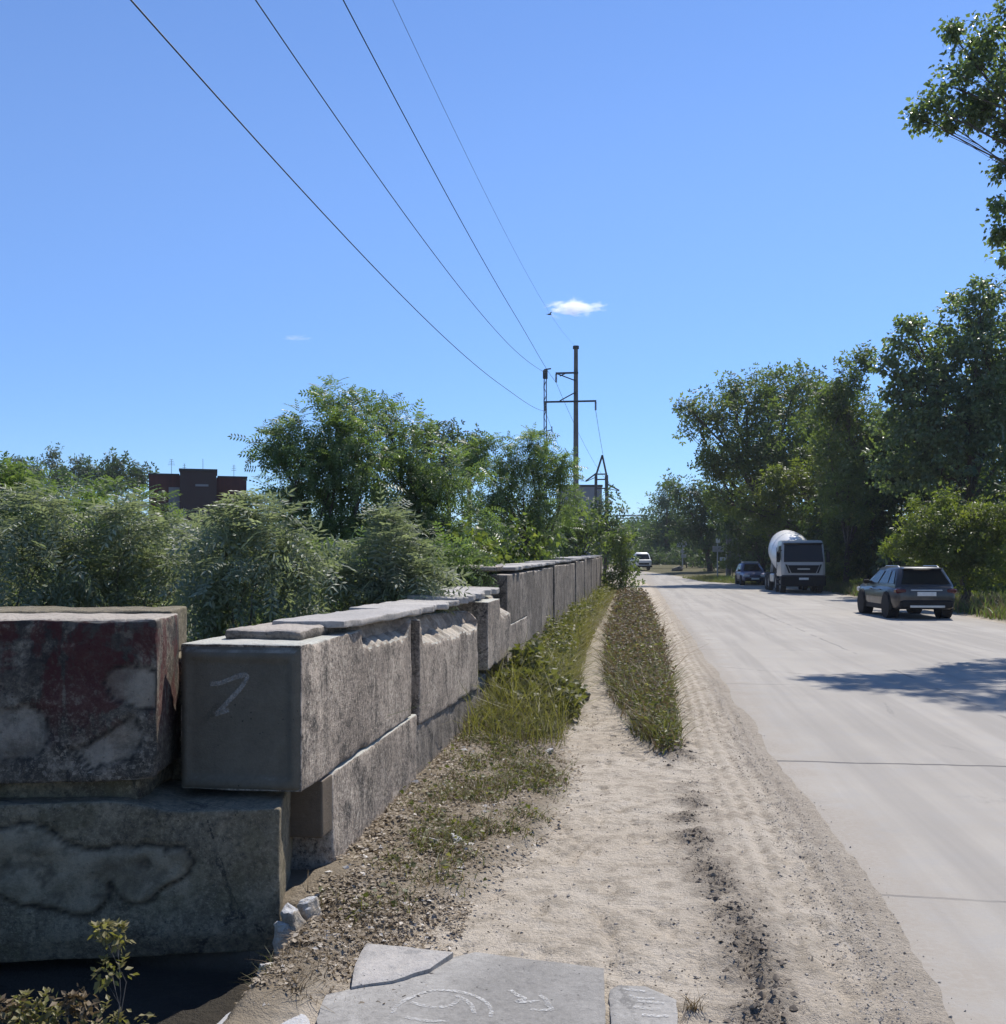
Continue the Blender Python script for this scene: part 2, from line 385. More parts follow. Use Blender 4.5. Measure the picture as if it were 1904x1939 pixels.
def axis(lo, a, step, b, hi, g=1.13):
    mid = list(np.arange(a, b + 1e-6, step)); s = step; q = mid[-1]; up = []
    while q < hi: s *= g; q += s; up.append(q)
    s = step; q = mid[0]; dn = []
    while q > lo: s *= g; q -= s; dn.append(q)
    return np.array(dn[::-1] + mid + up)
xs = axis(-480, -1.75, .02, 1.45, 480, 1.16); ys = axis(-40, 3.3, .024, 12.0, 760, 1.045)
# make sure pavement edges have grid lines on the right side
xs = np.unique(np.concatenate([xs, [10.0, 10.2, 10.4, 10.8, 11.5]]))
XX, YY = np.meshgrid(xs, ys); Hh = ground_h(XX, YY)
V = np.stack([warp(XX, YY), YY, Hh + rise(YY)], -1).reshape(-1, 3)
nx, ny = len(xs), len(ys)
ii = (np.arange(ny - 1)[:, None] * nx + np.arange(nx - 1)[None, :]).ravel()
F = np.stack([ii, ii + 1, ii + 1 + nx, ii + nx], -1)
e_ = road_edge(YY)
a_verge = sstep(verge_r(YY) + .12, verge_r(YY) - .12, XX) * sstep(-2.4, -2.2, XX)
a_verge = np.maximum(a_verge, median(XX, YY))
a_wild = np.maximum(sstep(-2.1, -2.5, XX), sstep(10.2, 10.9, XX))
a_clod = np.exp(-((XX - clod_c(YY)) / .15) ** 2) * sstep(.36, .60, fbm2(XX, YY, 2.2, 21, 3) + .12 * sstep(7, 4.2, YY)) * sstep(12, 9, YY)
a_grav = sstep(e_ - .34, e_ - .06, XX) * sstep(6, 5.9, XX)
a_shade = sstep(-1.44, -1.6, XX) * sstep(4.75, 4.45, YY)      # shade of the hollow painted into the soil colour
gt = NT('sandy_ground'); co = gt.coord(False)
n1 = gt.noise(co, .9, 5, .6); n2 = gt.noise(co, 6, 6, .65); n3 = gt.noise(co, 40, 5, .7); n4 = gt.noise(co, 150, 3)
c = gt.mix(gt.rng(n1, .3, .7), (.46, .392, .305), (.54, .475, .385))
c = gt.mix(gt.rng(n2, .50, .60, 0, .65), c, (.30, .255, .195))
c = gt.mix(gt.rng(n2, .44, .34, 0, .6), c, (.53, .47, .39))
c = gt.mix(gt.rng(n3, .58, .72, 0, .7), c, (.19, .165, .135))
wr = gt.noise(gt.coord(False, (1.0, 3.4, 1)), 7, 6, .7, .8)
c = gt.mix(gt.rng(wr, .54, .62, 0, .5), c, (.27, .232, .182))
c = gt.mix(gt.rng(n4, .56, .74, 0, .6), c, (.46, .43, .385))
c = gt.mix(gt.math('MULTIPLY', gt.attr('gravel'), gt.rng(n3, .35, .6, .35, .85)), c, (.31, .268, .215))
c = gt.mix(gt.math('MULTIPLY', gt.attr('verge'), gt.rng(n2, .25, .5, .65, 1)), c, (.245, .203, .148))
c = gt.mix(gt.math('MULTIPLY', gt.attr('clod'), gt.rng(n3, .3, .55, .35, .9)), c, (.15, .125, .098))
c = gt.mix(gt.attr('wild'), c, gt.mix(gt.rng(n2, .35, .6), (.055, .062, .025), (.13, .11, .06)))
c = gt.mix(gt.attr('hollow_shade'), c, (.05, .044, .035))
hh = gt.math('ADD', gt.math('MULTIPLY', n3, .7), gt.math('ADD', gt.math('MULTIPLY', n4, .3), n2))
M['ground'] = gt.done(gt.bsdf(c, .96, 0, .15, gt.bump(hh, 1.0, .035)))
g = nmesh('ground', V, F, M['ground'], None, True, {'verge': a_verge.ravel(), 'wild': a_wild.ravel(), 'clod': a_clod.ravel(), 'gravel': a_grav.ravel(), 'hollow_shade': a_shade.ravel()})
tag(g, 'sandy ground with a trodden path beside the concrete road', kind='structure')

def gz(x, y):
    """terrain height in unwarped coordinates"""
    return float(ground_h(x, y) + rise(y))

# ------------------------------------------------------------------ concrete road
xr = np.array([.92, 1.0, 1.1, 1.2, 1.5, 2, 2.6, 3.2, 4, 4.8, 5.6, 6.4, 7.2, 8, 8.8, 9.4, 10.0, 10.3])
yr = np.concatenate([np.arange(-40, 60, .8), np.arange(60, 240, 2.0)])
XR, YR = np.meshgrid(xr, yr)
VR = np.stack([warp(XR, YR), YR, rise(YR) + .012 * (fbm2(XR, YR, .35, 51, 3) - .5) + np.where(XR > 10.1, -.06, 0)], -1).reshape(-1, 3)
n_ = len(xr); ii = (np.arange(len(yr) - 1)[:, None] * n_ + np.arange(n_ - 1)[None, :]).ravel()
FR = np.stack([ii, ii + 1, ii + 1 + n_, ii + n_], -1)
rt = NT('road_concrete'); co = rt.coord(False); x, y, z = rt.xyz(co)
wob = rt.math('MULTIPLY', rt.math('SUBTRACT', rt.noise(co, 1.3, 4), .5), .16)
yw = rt.math('ADD', y, wob)
n1 = rt.noise(co, .35, 5, .6); n2 = rt.noise(co, 3, 6, .65); n3 = rt.noise(co, 30, 4, .7); n4 = rt.noise(co, 130, 2)
c = rt.mix(rt.rng(n1, .3, .7), (.29, .266, .230), (.365, .336, .292))
c = rt.mix(rt.rng(n2, .48, .68, 0, .4), c, (.285, .278, .268))
c = rt.mix(rt.rng(n3, .62, .76, 0, .6), c, (.26, .25, .24))
c = rt.mix(rt.rng(n4, .6, .8, 0, .35), c, (.44, .43, .41))
lane = rt.noise(rt.coord(False, (1.6, .06, 1)), 1.1, 4, .6)
oil = rt.noise(co, 1.9, 5, .7, .5)
c = rt.mix(rt.rng(oil, .62, .72, 0, .45), c, (.20, .188, .17))
c = rt.mix(rt.rng(lane, .46, .60, 0, .7), c, (.25, .231, .204))
# sand drifted over the pavement edge, dirt on the far side
xs_ = rt.math('ADD', rt.math('ADD', x, rt.math('MULTIPLY', rt.math('SUBTRACT', n2, .5), .9)), rt.math('MULTIPLY', rt.math('SUBTRACT', rt.noise(co, 1.1, 3), .5), .8))
c = rt.mix(rt.math('MULTIPLY', rt.rng(xs_, 1.62, 1.18), rt.rng(n3, .35, .55, .3, 1.0)), c, (.285, .252, .21))
c = rt.mix(rt.math('MULTIPLY', rt.rng(xs_, 8.8, 10.1), .5), c, (.27, .235, .19))
# joints between the slabs
per = rt.math('ABSOLUTE', rt.math('SUBTRACT', rt.math('FRACT', rt.math('DIVIDE', rt.math('ADD', yw, 4.75), 5.5)), .5))
jm = rt.rng(rt.math('MULTIPLY', per, 5.5), .034, .014)
gap = rt.rng(rt.noise(co, .8, 3), .44, .54)
jm = rt.math('MULTIPLY', jm, rt.math('MAXIMUM', rt.math('MULTIPLY', gap, .45), rt.math('MULTIPLY', rt.rng(rt.math('ABSOLUTE', rt.math('SUBTRACT', y, 8.9)), .5, .4), .95)))
lon = rt.math('ABSOLUTE', rt.math('SUBTRACT', rt.math('ADD', x, rt.math('MULTIPLY', wob, .8)), 4.05))
lm = rt.math('MULTIPLY', rt.rng(lon, .035, .012), rt.math('MULTIPLY', gap, .5))
l2 = rt.math('MULTIPLY', rt.rng(rt.math('ABSOLUTE', rt.math('SUBTRACT', yw, 5.45)), .02, .008), rt.math('MULTIPLY', gap, .5))
jm = rt.math('MAXIMUM', jm, rt.math('MAXIMUM', lm, l2))
cr = rt.vor(rt.coord(False, (1, .6, 1)), .28, 'DISTANCE_TO_EDGE')
cw = rt.math('ADD', cr, rt.math('MULTIPLY', rt.math('SUBTRACT', n2, .5), .05))
cm = rt.math('MULTIPLY', rt.rng(rt.math('ABSOLUTE', cw), .006, .002), rt.rng(n1, .5, .6, 0, .35))
jm = rt.math('MAXIMUM', jm, cm)
c = rt.mix(jm, c, (.10, .095, .09))
M['road'] = rt.done(rt.bsdf(c, .9, 0, .3, rt.bump(rt.math('SUBTRACT', rt.math('ADD', n3, rt.math('MULTIPLY', n4, .5)), rt.math('MULTIPLY', jm, 2.0)), .35, .008)))
road = nmesh('road', VR, FR, M['road'], None, True)
tag(road, 'pale concrete slab road with dark joints', kind='structure')

# ------------------------------------------------------------------ concrete blocks
def rbox(L, W, H, res=.03, r=.03, chip=.02, rough=.006, seed=0, disp=None, sx=1):
    """Rounded, chipped, uneven block: local x in [0,W], y in [0,L], z in [0,H]."""
    def grid(D):
        q = np.linspace(0, D, max(2, int(D / res)) + 1); e = np.array([.3 * r, r, r + .6 * chip, r + 1.6 * chip]); e = e[e < D * .4]
        q = q[(q < 1e-6) | (q > D - 1e-6) | ((q > e.max() + res * .3) & (q < D - e.max() - res * .3))] if len(e) else q
        return np.unique(np.concatenate([q, e, D - e])) / D
    gx, gy, gz_ = grid(W), grid(L), grid(H)
    Vs, Fs, k0 = [], [], 0
    for ax in range(3):
        a, b = [(gy, gz_), (gx, gz_), (gx, gy)][ax]
        A, B = np.meshgrid(a, b, indexing='ij')
        for side in (0, 1):
            q = np.zeros(A.shape + (3,)); o = [i for i in range(3) if i != ax]
            q[..., o[0]] = A; q[..., o[1]] = B; q[..., ax] = side
            n, m = A.shape; idx = np.arange(n * m).reshape(n, m) + k0
            f = np.stack([idx[:-1, :-1], idx[1:, :-1], idx[1:, 1:], idx[:-1, 1:]], -1).reshape(-1, 4)
            if (side == 0) != (ax == 1): f = f[:, ::-1]
            Vs.append(q.reshape(-1, 3)); Fs.append(f); k0 += n * m
    Q = np.concatenate(Vs); F = np.concatenate(Fs)
    key = np.round(Q * 100000).astype(np.int64); _, first, inv = np.unique(key, axis=0, return_index=True, return_inverse=True)
    Q = Q[first]; F = inv.reshape(-1)[F]
    D = np.array([W, L, H]); p = Q * D
    so = np.array([seed * 3.17, seed * 1.31, seed * 7.7])
    rr = r + chip * np.clip((fbm(p * 5 + so, seed, 4) - .5) * 4, 0, 1.6) + chip * 2.0 * np.clip((fbm(p * 1.9 + so, seed + 3, 3) - .62) * 6, 0, 1)
    rr = np.minimum(rr, min(W, L, H) * .45)[:, None]
    inn = np.clip(p, rr, D - rr); dv = p - inn; ln = np.linalg.norm(dv, axis=1, keepdims=True) + 1e-9
    nrm = dv / ln; q = inn + nrm * rr
    q = q + nrm * (rough * 2 * (fbm(p * 9 + so, seed + 5, 4) - .5) + rough * 2.2 * (fbm(p * 2.1 + so, seed + 9, 3) - .5))[:, None]
    if disp is not None: q = disp(p, q, nrm)
    return q, F
def block(name, label, cat, x1, y0, y1, z0, z1, W=.58, mat='block', res=.035, seed=0, group=None, tilt=(0, 0, 0), chip=.02, rough=.006, r=.02, disp=None, rotz=0):
    """Concrete block whose road side lies at x = x1."""
    V_, F_ = rbox(y1 - y0, W, z1 - z0, res, r, chip, rough, seed, disp)
    o = nmesh(name, V_ - np.array([W, 0, 0]), F_, M[mat], None, True, dict(ATTR)); ATTR.clear()
    o.location = (x1, y0, z0); o.rotation_euler = (tilt[0], tilt[1], tilt[2] + rotz)
    return tag(o, label, cat, group)

# main wall, near part
def end_face(p, q, n):     # shallow framed panel on the end towards the camera
    x, z = p[:, 0], p[:, 2]
    inside = sstep(.0, .02, x) * sstep(.62, .60, x) * sstep(.0, .02, z) * sstep(.72, .70, z) * (p[:, 1] < 1e-4)
    q = q.copy(); q[:, 1] += .014 * inside; return q
def broken_top(p, q, n, a=.10, L0=.0, L1=9, seed=1):
    """broken-off upper edge on the road side"""
    W = p[:, 0].max(); H = p[:, 2].max()
    s = (W - p[:, 0]) + (H - p[:, 2])
    cut = (a + .09 * (fbm(np.stack([p[:, 1] * 3.2, p[:, 0] * 0, p[:, 0] * 0 + seed], -1), seed, 3) - .5)) * sstep(L0, L0 + .15, p[:, 1]) * sstep(L1, L1 - .15, p[:, 1])
    stri = .016 * np.sin(p[:, 1] * 38 + 3 * fbm(p * 3, seed, 2)) * (fbm(p * 4, seed + 2, 2))
    dpt = np.clip(cut - s, 0, None) * .62
    ATTR['patch'] = sstep(0, .012, dpt)
    q = q.copy(); k = (dpt > 0); q[:, 0] -= (dpt + stri * k); q[:, 2] -= (dpt + stri * k); return q
def d_upper1(p, q, n): return broken_top(p, end_face(p, q, n), n, .13, 1.05, 2.45, 3)
def d_upper2(p, q, n): return broken_top(p, q, n, .20, .0, 2.9, 5)
def d_upper3(p, q, n): return broken_top(p, q, n, .22, .9, 2.2, 8)
XF = -1.62
WG = 'blocks of the roadside wall'
b1 = block('concrete_block', 'grey concrete block with a smooth shaded end and faint chalk mark, at the wall corner', 'concrete block', XF, 4.73, 7.15, .615, 1.335, .62, 'block', .026, 11, WG, disp=d_upper1, r=.010, chip=.018)
# the smooth end panel is a face skin of its own
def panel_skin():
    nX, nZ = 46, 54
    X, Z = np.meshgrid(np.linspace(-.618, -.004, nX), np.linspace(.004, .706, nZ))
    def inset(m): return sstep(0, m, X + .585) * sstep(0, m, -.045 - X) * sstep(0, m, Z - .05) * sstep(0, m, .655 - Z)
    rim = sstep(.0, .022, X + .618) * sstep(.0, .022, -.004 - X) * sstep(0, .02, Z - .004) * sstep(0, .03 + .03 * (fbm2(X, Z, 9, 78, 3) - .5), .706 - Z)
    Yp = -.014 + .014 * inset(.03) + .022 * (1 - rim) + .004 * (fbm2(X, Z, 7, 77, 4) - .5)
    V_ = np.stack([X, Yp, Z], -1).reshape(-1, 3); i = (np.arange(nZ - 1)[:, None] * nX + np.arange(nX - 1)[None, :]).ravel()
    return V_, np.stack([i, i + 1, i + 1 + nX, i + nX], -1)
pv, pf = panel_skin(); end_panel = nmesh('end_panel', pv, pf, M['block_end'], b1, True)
block('concrete_block', 'grey concrete block with a broken striated top edge, second from the wall corner', 'concrete block', XF, 7.42, 10.25, .50, 1.30, .58, 'block', .03, 12, WG, tilt=(-.028, 0, 0), disp=d_upper2, chip=.035, r=.012)
block('concrete_block', 'pale concrete block jutting out over a dark gap, just before the taller wall', 'concrete block', XF + .05, 10.6, 12.55, .57, 1.30, .58, 'block', .035, 13, WG, disp=d_upper3, chip=.016, r=.012)
block('concrete_block', 'bottom concrete block at the foot of the wall corner, under the chalk marked one', 'concrete block', XF + .004, 5.22, 7.3, -.15, .605, .58, 'block', .03, 14, WG, rough=.009, chip=.045, r=.012)
block('concrete_block', 'brown faced small concrete block under the corner block', 'concrete block', XF, 5.06, 5.24, .299, .60, .50, 'block_brown', .03, 15, WG, rough=.004, chip=.006, r=.008)
block('concrete_block', 'low stained block with a dark hole, under the second block from the corner', 'concrete block', XF - .02, 7.4, 10.95, -.15, .50, .58, 'block_far', .035, 16, WG, rough=.014, chip=.04, r=.012)
block('concrete_block', 'recessed low block in shade below the jutting pale block', 'concrete block', XF - .2, 11.05, 12.6, -.15, .56, .5, 'block_far', .05, 17, WG, rough=.012)
# taller far part of the wall
rnd = random.Random(4)
y = 12.66; k = 0
while y < 47.5:
    L = 2.36
    zt = 1.56 + (y - 12.7) * .0095
    dx = rnd.uniform(-.02, .02); rs_ = .055 if y < 20 else .11
    if k == 0:
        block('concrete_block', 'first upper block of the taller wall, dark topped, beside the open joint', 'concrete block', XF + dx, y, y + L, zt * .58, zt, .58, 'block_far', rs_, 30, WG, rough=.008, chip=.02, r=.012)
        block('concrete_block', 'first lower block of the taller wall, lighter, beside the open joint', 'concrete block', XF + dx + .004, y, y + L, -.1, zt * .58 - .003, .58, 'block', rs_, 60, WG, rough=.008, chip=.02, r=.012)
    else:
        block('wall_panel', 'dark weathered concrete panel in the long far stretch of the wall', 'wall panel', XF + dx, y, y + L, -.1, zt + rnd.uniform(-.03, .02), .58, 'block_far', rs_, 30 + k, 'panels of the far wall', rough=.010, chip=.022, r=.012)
    y += L + (.075 if k == 0 else rnd.uniform(.006, .03)); k += 1
WALL_END = y

# cap slabs lying on the wall
def slab_cap(label, x0, x1, y0, y1, z0, th, seed, tilt=(0, 0, 0), group='cap slabs on the wall', jag=.05, mat='slab'):
    def dj(p, q, n):
        q = q.copy(); W = p[:, 0].max()
        e = jag * 2 * (fbm(np.stack([p[:, 1] * 8, p[:, 0] * 0, p[:, 0] * 0 + seed], -1), seed, 4) - .5)
        q[:, 0] += e * sstep(W * .4, W, p[:, 0]); q[:, 2] += .012 * (fbm(p * 5 + seed, seed, 3) - .5); return q
    return block('cap_slab', label, 'concrete slab', x1, y0, y1, z0, z0 + th, x1 - x0, mat, .04, seed, group, tilt, .012, .003, .008, dj)
slab_cap('thin pale cap slab with a clean square near edge, nearest the camera', -2.03, -1.60, 5.42, 7.35, 1.365, .045, 71, (-.012, 0, 0), jag=.02)
slab_cap('ragged pale cap slab overlapping the square one, on the broken topped block', -2.12, -1.66, 7.25, 9.6, 1.335, .05, 72, (-.008, .03, 0), jag=.09)
slab_cap('raised cap slab tipped over the jutting pale block', -2.16, -1.66, 9.3, 12.2, 1.33, .06, 73, (.006, .05, .01), jag=.10)
slab_cap('dark lifted cap slab at the start of the taller wall', -2.45, -1.75, 12.45, 13.6, 1.60, .06, 74, (.01, .02, .05), jag=.08, mat='block_far')
y = 13.3; k = 0
while y < 47:
    L = rnd.uniform(2.1, 2.9)
    slab_cap('weathered cap slab on the taller far wall', -2.22 + rnd.uniform(-.05, .05), -1.60 + rnd.uniform(-.05, .04), y, y + L, 1.60 + (y - 12.7) * .0095, .05, 80 + k, (rnd.uniform(-.004, .012), rnd.uniform(-.03, .03), 0), 'cap slabs on the far wall', .07)
    y += L * .985; k += 1
# mortar lump under the square cap slab
mv, mf = rbox(.9, .42, .075, .025, .03, .03, .012, 90)
mo = nmesh('mortar_lump', mv - np.array([.42, 0, 0]), mf, M['block_far'], None, True); mo.location = (-1.72, 5.02, 1.325); mo.scale = (1, 1, .8)
tag(mo, 'grey mortar lump on top of the corner block under the square cap slab', 'mortar lump')

# corner blocks facing the camera (turned with the short cross wall)
def cross(name, label, cat, ur, d, width, z0, z1, depth, mat, seed, disp=None, res=.022, rough=.008, chip=.025, r=.03, tilt=(0, 0, 0), group=None):
    """block of the cross wall; right edge at pixel column ur, front face at depth d."""
    pr = P(ur, 1060, d)
    V_, F_ = rbox(depth, width, z1 - z0, res, r, chip, rough, seed, disp)
    o = nmesh(name, V_ - np.array([width, 0, 0]), F_, M[mat], None, True, dict(ATTR)); ATTR.clear()
    o.location = (pr[0], pr[1], z0); o.rotation_euler = (tilt[0], tilt[1], YAW + tilt[2])
    return tag(o, label, cat, group)
def blob_mask(x, z, poly, soft=.012, seed=0):
    """soft inside mask of a polygon in the block face (numpy, signed distance)"""
    x, z = x + .07 * (fbm2(x, z, 9, seed, 5) - .5), z + .07 * (fbm2(x, z, 9, seed + 4, 5) - .5)
    p = np.array(poly); n = len(p); d2 = np.full(x.shape, 1e9); ins = np.zeros(x.shape, bool)
    for i in range(n):
        a, b = p[i], p[(i + 1) % n]; ab = b - a
        t = np.clip(((x - a[0]) * ab[0] + (z - a[1]) * ab[1]) / (ab @ ab), 0, 1)
        d2 = np.minimum(d2, (x - a[0] - t * ab[0]) ** 2 + (z - a[1] - t * ab[1]) ** 2)
        c_ = ((a[1] > z) != (b[1] > z)) & (x < (b[0] - a[0]) * (z - a[1]) / (b[1] - a[1] + 1e-9) + a[0]); ins ^= c_
    sd = np.where(ins, np.sqrt(d2), -np.sqrt(d2))
    return sd
CW = 2.3
def px_face(poly, ur, d, z0):
    """photo pixels of points on the front face -> face x (from the left end, width CW) and z"""
    return [(CW + (u - ur) / FPX * d, EYE + (1060 - v) / FPX * d - z0) for u, v in poly]
spall = px_face([(0, 1555), (60, 1548), (110, 1560), (150, 1585), (190, 1597), (260, 1592), (310, 1578), (345, 1585), (375, 1615), (362, 1640), (330, 1655), (300, 1690), (270, 1702), (235, 1690), (215, 1665), (220, 1690), (200, 1712), (160, 1718), (120, 1705), (60, 1700), (10, 1665), (0, 1600)], 530, 4.75, -.11)
def d_lower(p, q, n):
    q = q.copy(); front = p[:, 1] < 1e-4; x, z = p[:, 0], p[:, 2]
    sd = blob_mask(x, z, spall, seed=6)
    raised = sstep(-.006, .010, sd)
    lump = .05 * (fbm2(x, z, 13, 91, 4) - .5) + .025 * (fbm2(x, z, 5, 92, 3) - .5)
    groove = np.exp(-(sd / .010) ** 2)
    q[:, 1] += front * (-raised * (.010 + lump * .9) + groove * .018  + .014 * (fbm2(x, z, 4, 93, 4) - .5))
    ATTR['patch'] = front * raised; ATTR['groove'] = front * np.clip(np.exp(-(sd / .009) ** 2) + .5 * (fbm2(x, z, 13, 91, 4) < .36) * raised, 0, 1)
    q[:, 1] += .035 * sstep(.13, .0, z) * sstep(.2, .0, p[:, 1])
    # worn, dipping top towards the right end
    q[:, 2] -= .055 * sstep(CW - .80, CW - .45, x) * (p[:, 2] / p[:, 2].max())
    return q
cross('concrete_block', 'big cracked bottom block with bulging spalled patches, standing in dark shade', 'concrete block', 530, 4.75, CW, -.11, .63, .62, 'block_old', 21, d_lower, .018, tilt=(0, 0, .12), r=.014, chip=.022, group='corner blocks of the cross wall')
peel = px_face([(215, 1270), (250, 1260), (300, 1275), (310, 1310), (290, 1350), (260, 1340), (215, 1320), (200, 1295)], 296, 4.70, .722)
peel2 = px_face([(60, 1330), (90, 1345), (105, 1385), (85, 1430), (40, 1440), (0, 1420), (0, 1340)], 296, 4.70, .722)
peel3 = px_face([(200, 1395), (255, 1350), (270, 1400), (250, 1440), (180, 1450), (140, 1415)], 296, 4.70, .722)
def d_red(p, q, n):
    q = q.copy(); front = p[:, 1] < 1e-4; x, z = p[:, 0], p[:, 2]
    pt = np.zeros(len(p)); gv = np.zeros(len(p))
    for k, pol in enumerate((peel, peel2, peel3)):
        sd = blob_mask(x, z, pol, seed=11 + k); pt = np.maximum(pt, sstep(-.004, .012, sd)); gv = np.maximum(gv, np.exp(-(sd / .007) ** 2))
        q[:, 1] += front * (.010 * sstep(-.004, .006, sd) * (0.3 + 1.4 * fbm2(x, z, 14, 95 + k, 4)) + .006 * np.exp(-(sd / .009) ** 2))
    q[:, 1] += front * .022 * (fbm2(x, z, 6, 97, 4) - .5)
    ATTR['patch'] = pt * front; ATTR['groove'] = front * np.clip(gv, 0, 1)
    q[:, 2] += .025 * (fbm(p * 2.3, 98, 3) - .5) * (p[:, 2] / p[:, 2].max())
    return q
cross('concrete_block', 'top corner block with flaking red paint on its shaded face', 'concrete block', 296, 4.70, CW, .722, 1.475, .55, 'block_red', 22, d_red, .018, chip=.018, r=.012, tilt=(0, 0, .13), group='corner blocks of the cross wall')
cross('concrete_block', 'plain block close behind the red painted one, its end just showing', 'concrete block', 326, 5.28, CW, 1.243, 1.485, .5, 'block_old', 23, None, .03, tilt=(0, 0, .15), r=.012, chip=.015, group='corner blocks of the cross wall')
cross('concrete_block', 'dark backing block in the gap between the red block and the main wall', 'concrete block', 388, 5.30, CW, -.1, 1.24, .5, 'block_old', 25, None, .05, group='corner blocks of the cross wall')
cross('mortar_bed', 'rough mortar bed between the red painted block and the cracked block', 'mortar bed', 262, 4.76, CW - .75, .60, .720, .5, 'block_old', 24, None, .03, rough=.012, chip=.02, r=.012)

# chalk strokes
ct = NT('chalk'); co = ct.coord(False)
cb = ct.bsdf((.50, .49, .465), .95); tr = ct.n('BsdfTransparent'); ms = ct.n('MixShader')
ct.t.links.new(ct.math('MULTIPLY', ct.rng(ct.noise(co, 90, 4, .7), .36, .62), ct.rng(ct.noise(co, 9, 3), .3, .6, .35, .95)), ms.inputs[0]); ct.t.links.new(tr.outputs[0], ms.inputs[1]); ct.t.links.new(cb, ms.inputs[2])
M['chalk'] = ct.done(ms.outputs[0])
ct = NT('faint_chalk'); co = ct.coord(False)
cb = ct.bsdf((.40, .39, .36), .95); tr = ct.n('BsdfTransparent'); ms = ct.n('MixShader')
ct.t.links.new(ct.rng(ct.noise(co, 40, 4, .7), .35, .7, .15, .7), ms.inputs[0]); ct.t.links.new(tr.outputs[0], ms.inputs[1]); ct.t.links.new(cb, ms.inputs[2])
M['chalk_faint'] = ct.done(ms.outputs[0])
def ribbon(pts, w, up):
    """flat stroke along pts on the plane with normal up"""
    pts = np.array(pts, float); t_ = np.linspace(0, 1, len(pts)); tt = np.linspace(0, 1, len(pts) * 6)
    # smooth (Catmull-like through cubic resampling)
    pp = np.stack([np.interp(tt, t_, pts[:, k]) for k in range(3)], -1)
    for _ in range(4): pp[1:-1] = (pp[:-2] + 2 * pp[1:-1] + pp[2:]) / 4
    d = np.gradient(pp, axis=0); d /= np.linalg.norm(d, axis=1, keepdims=True) + 1e-9
    s = np.cross(d, up); ww = w * (.7 + .6 * fbm2(tt * 9, pts[0, 0] * 5, 1, 3, 2))[:, None] / 2
    V_ = np.concatenate([pp - s * ww, pp + s * ww]); n = len(pp); i = np.arange(n - 1)
    return V_, np.stack([i, i + 1, i + 1 + n, i + n], -1)
def strokes(name, lst, w, up, mat, parent):
    Vs, Fs, k = [], [], 0
    for l in lst:
        v_, f_ = ribbon(l, w, up); Vs.append(v_); Fs.append(f_ + k); k += len(v_)
    return nmesh(name, np.concatenate(Vs), np.concatenate(Fs), mat, parent)
def on_end(u, v):
    d = 4.9; p = P(u, v, d); return (p[0] - XF, -.0045, p[2] - .615)
strokes('chalk_mark', [[on_end(*q) for q in [(388, 1298), (410, 1296), (440, 1283), (462, 1278), (464, 1284), (450, 1305), (425, 1330), (405, 1352), (398, 1356), (410, 1352), (425, 1347)]]], .022, np.array([0, -1., 0]), M['chalk_faint'], b1)

# ------------------------------------------------------------------ paving slabs at the camera's feet
def poly_slab(name, label, px, z_top, th, mat, seed, cat='paving slab', jag=.012, group=None, tilt=(0, 0)):
    pts = [G(u, v, z_top)[:2] for u, v in px]; edge = []
    for i in range(len(pts)):
        a, b = pts[i], pts[(i + 1) % len(pts)]; n = max(2, int(np.linalg.norm(b - a) / .025))
        for k in range(n):
            q = a + (b - a) * k / n; e = jag * 2 * (fbm2(q[0] * 9, q[1] * 9, 1, seed, 3) - .5)
            nn = np.array([b[1] - a[1], a[0] - b[0]]); nn /= np.linalg.norm(nn) + 1e-9; edge.append(q + nn * e)
    edge = np.array(edge); c = edge.mean(0); n = len(edge); R = 9
    Vs = []
    for r in range(R):
        s = 1 - r / R; q = c + (edge - c) * s
        Vs.append(np.c_[q, np.full(n, 0.) + .003 * (fbm2(q[:, 0], q[:, 1], 7, seed, 3) - .5) - (.006 if r == 0 else 0) + (q[:, 0] - c[0]) * tilt[0] + (q[:, 1] - c[1]) * tilt[1]])
    Vs.append(np.array([[c[0], c[1], 0.0]])); bot = np.c_[edge, np.full(n, -th)]; Vs.append(bot)
    V_ = np.concatenate(Vs); V_[:, 2] += z_top; o_ = np.array([c[0], c[1], z_top]); V_ -= o_
    f = []
    for r in range(R - 1):
        for k in range(n): f.append((r * n + k, r * n + (k + 1) % n, (r + 1) * n + (k + 1) % n, (r + 1) * n + k))
    ci = R * n; b0 = ci + 1
    for k in range(n): f.append(((R - 1) * n + k, (R - 1) * n + (k + 1) % n, ci)); f.append((k, b0 + k, b0 + (k + 1) % n, (k + 1) % n))
    m = MB(); m.add(V_, f); o = m.build(name, mat, None, True); o.location = o_
    return tag(o, label, cat, group)
SG = 'paving slabs by the path'
sA = poly_slab('paving_slab', 'large grey paving slab with chalk circle and scribble, at the start of the path', [(598, 1960), (600, 1925), (618, 1880), (668, 1868), (760, 1852), (850, 1812), (900, 1800), (1143, 1830), (1147, 1960)], .045, .09, M['paving'], 201, group=SG)
poly_slab('paving_slab', 'broken pale triangular slab beside the large chalked slab', [(694, 1783), (858, 1803), (815, 1832), (745, 1852), (664, 1862), (672, 1820)], .065, .08, M['slab'], 202, group=SG, tilt=(.02, .02))
poly_slab('paving_slab', 'small slab with white chalk dashes, right of the large chalked slab', [(1156, 1960), (1156, 1872), (1170, 1862), (1222, 1864), (1280, 1890), (1286, 1960)], .04, .08, M['paving'], 203, group=SG)
poly_slab('paving_slab', 'pale sunlit slab fragment on the edge of the dark shade', [(400, 1960), (405, 1938), (440, 1912), (500, 1897), (520, 1877), (550, 1888), (582, 1925), (590, 1960)], .035, .08, M['pale'], 204, group=SG, jag=.02)
def gl(pts, z, o): return [tuple(G(u, v, z) - np.array(o.location)) for u, v in pts]
UP = np.array([0, 0, 1.])
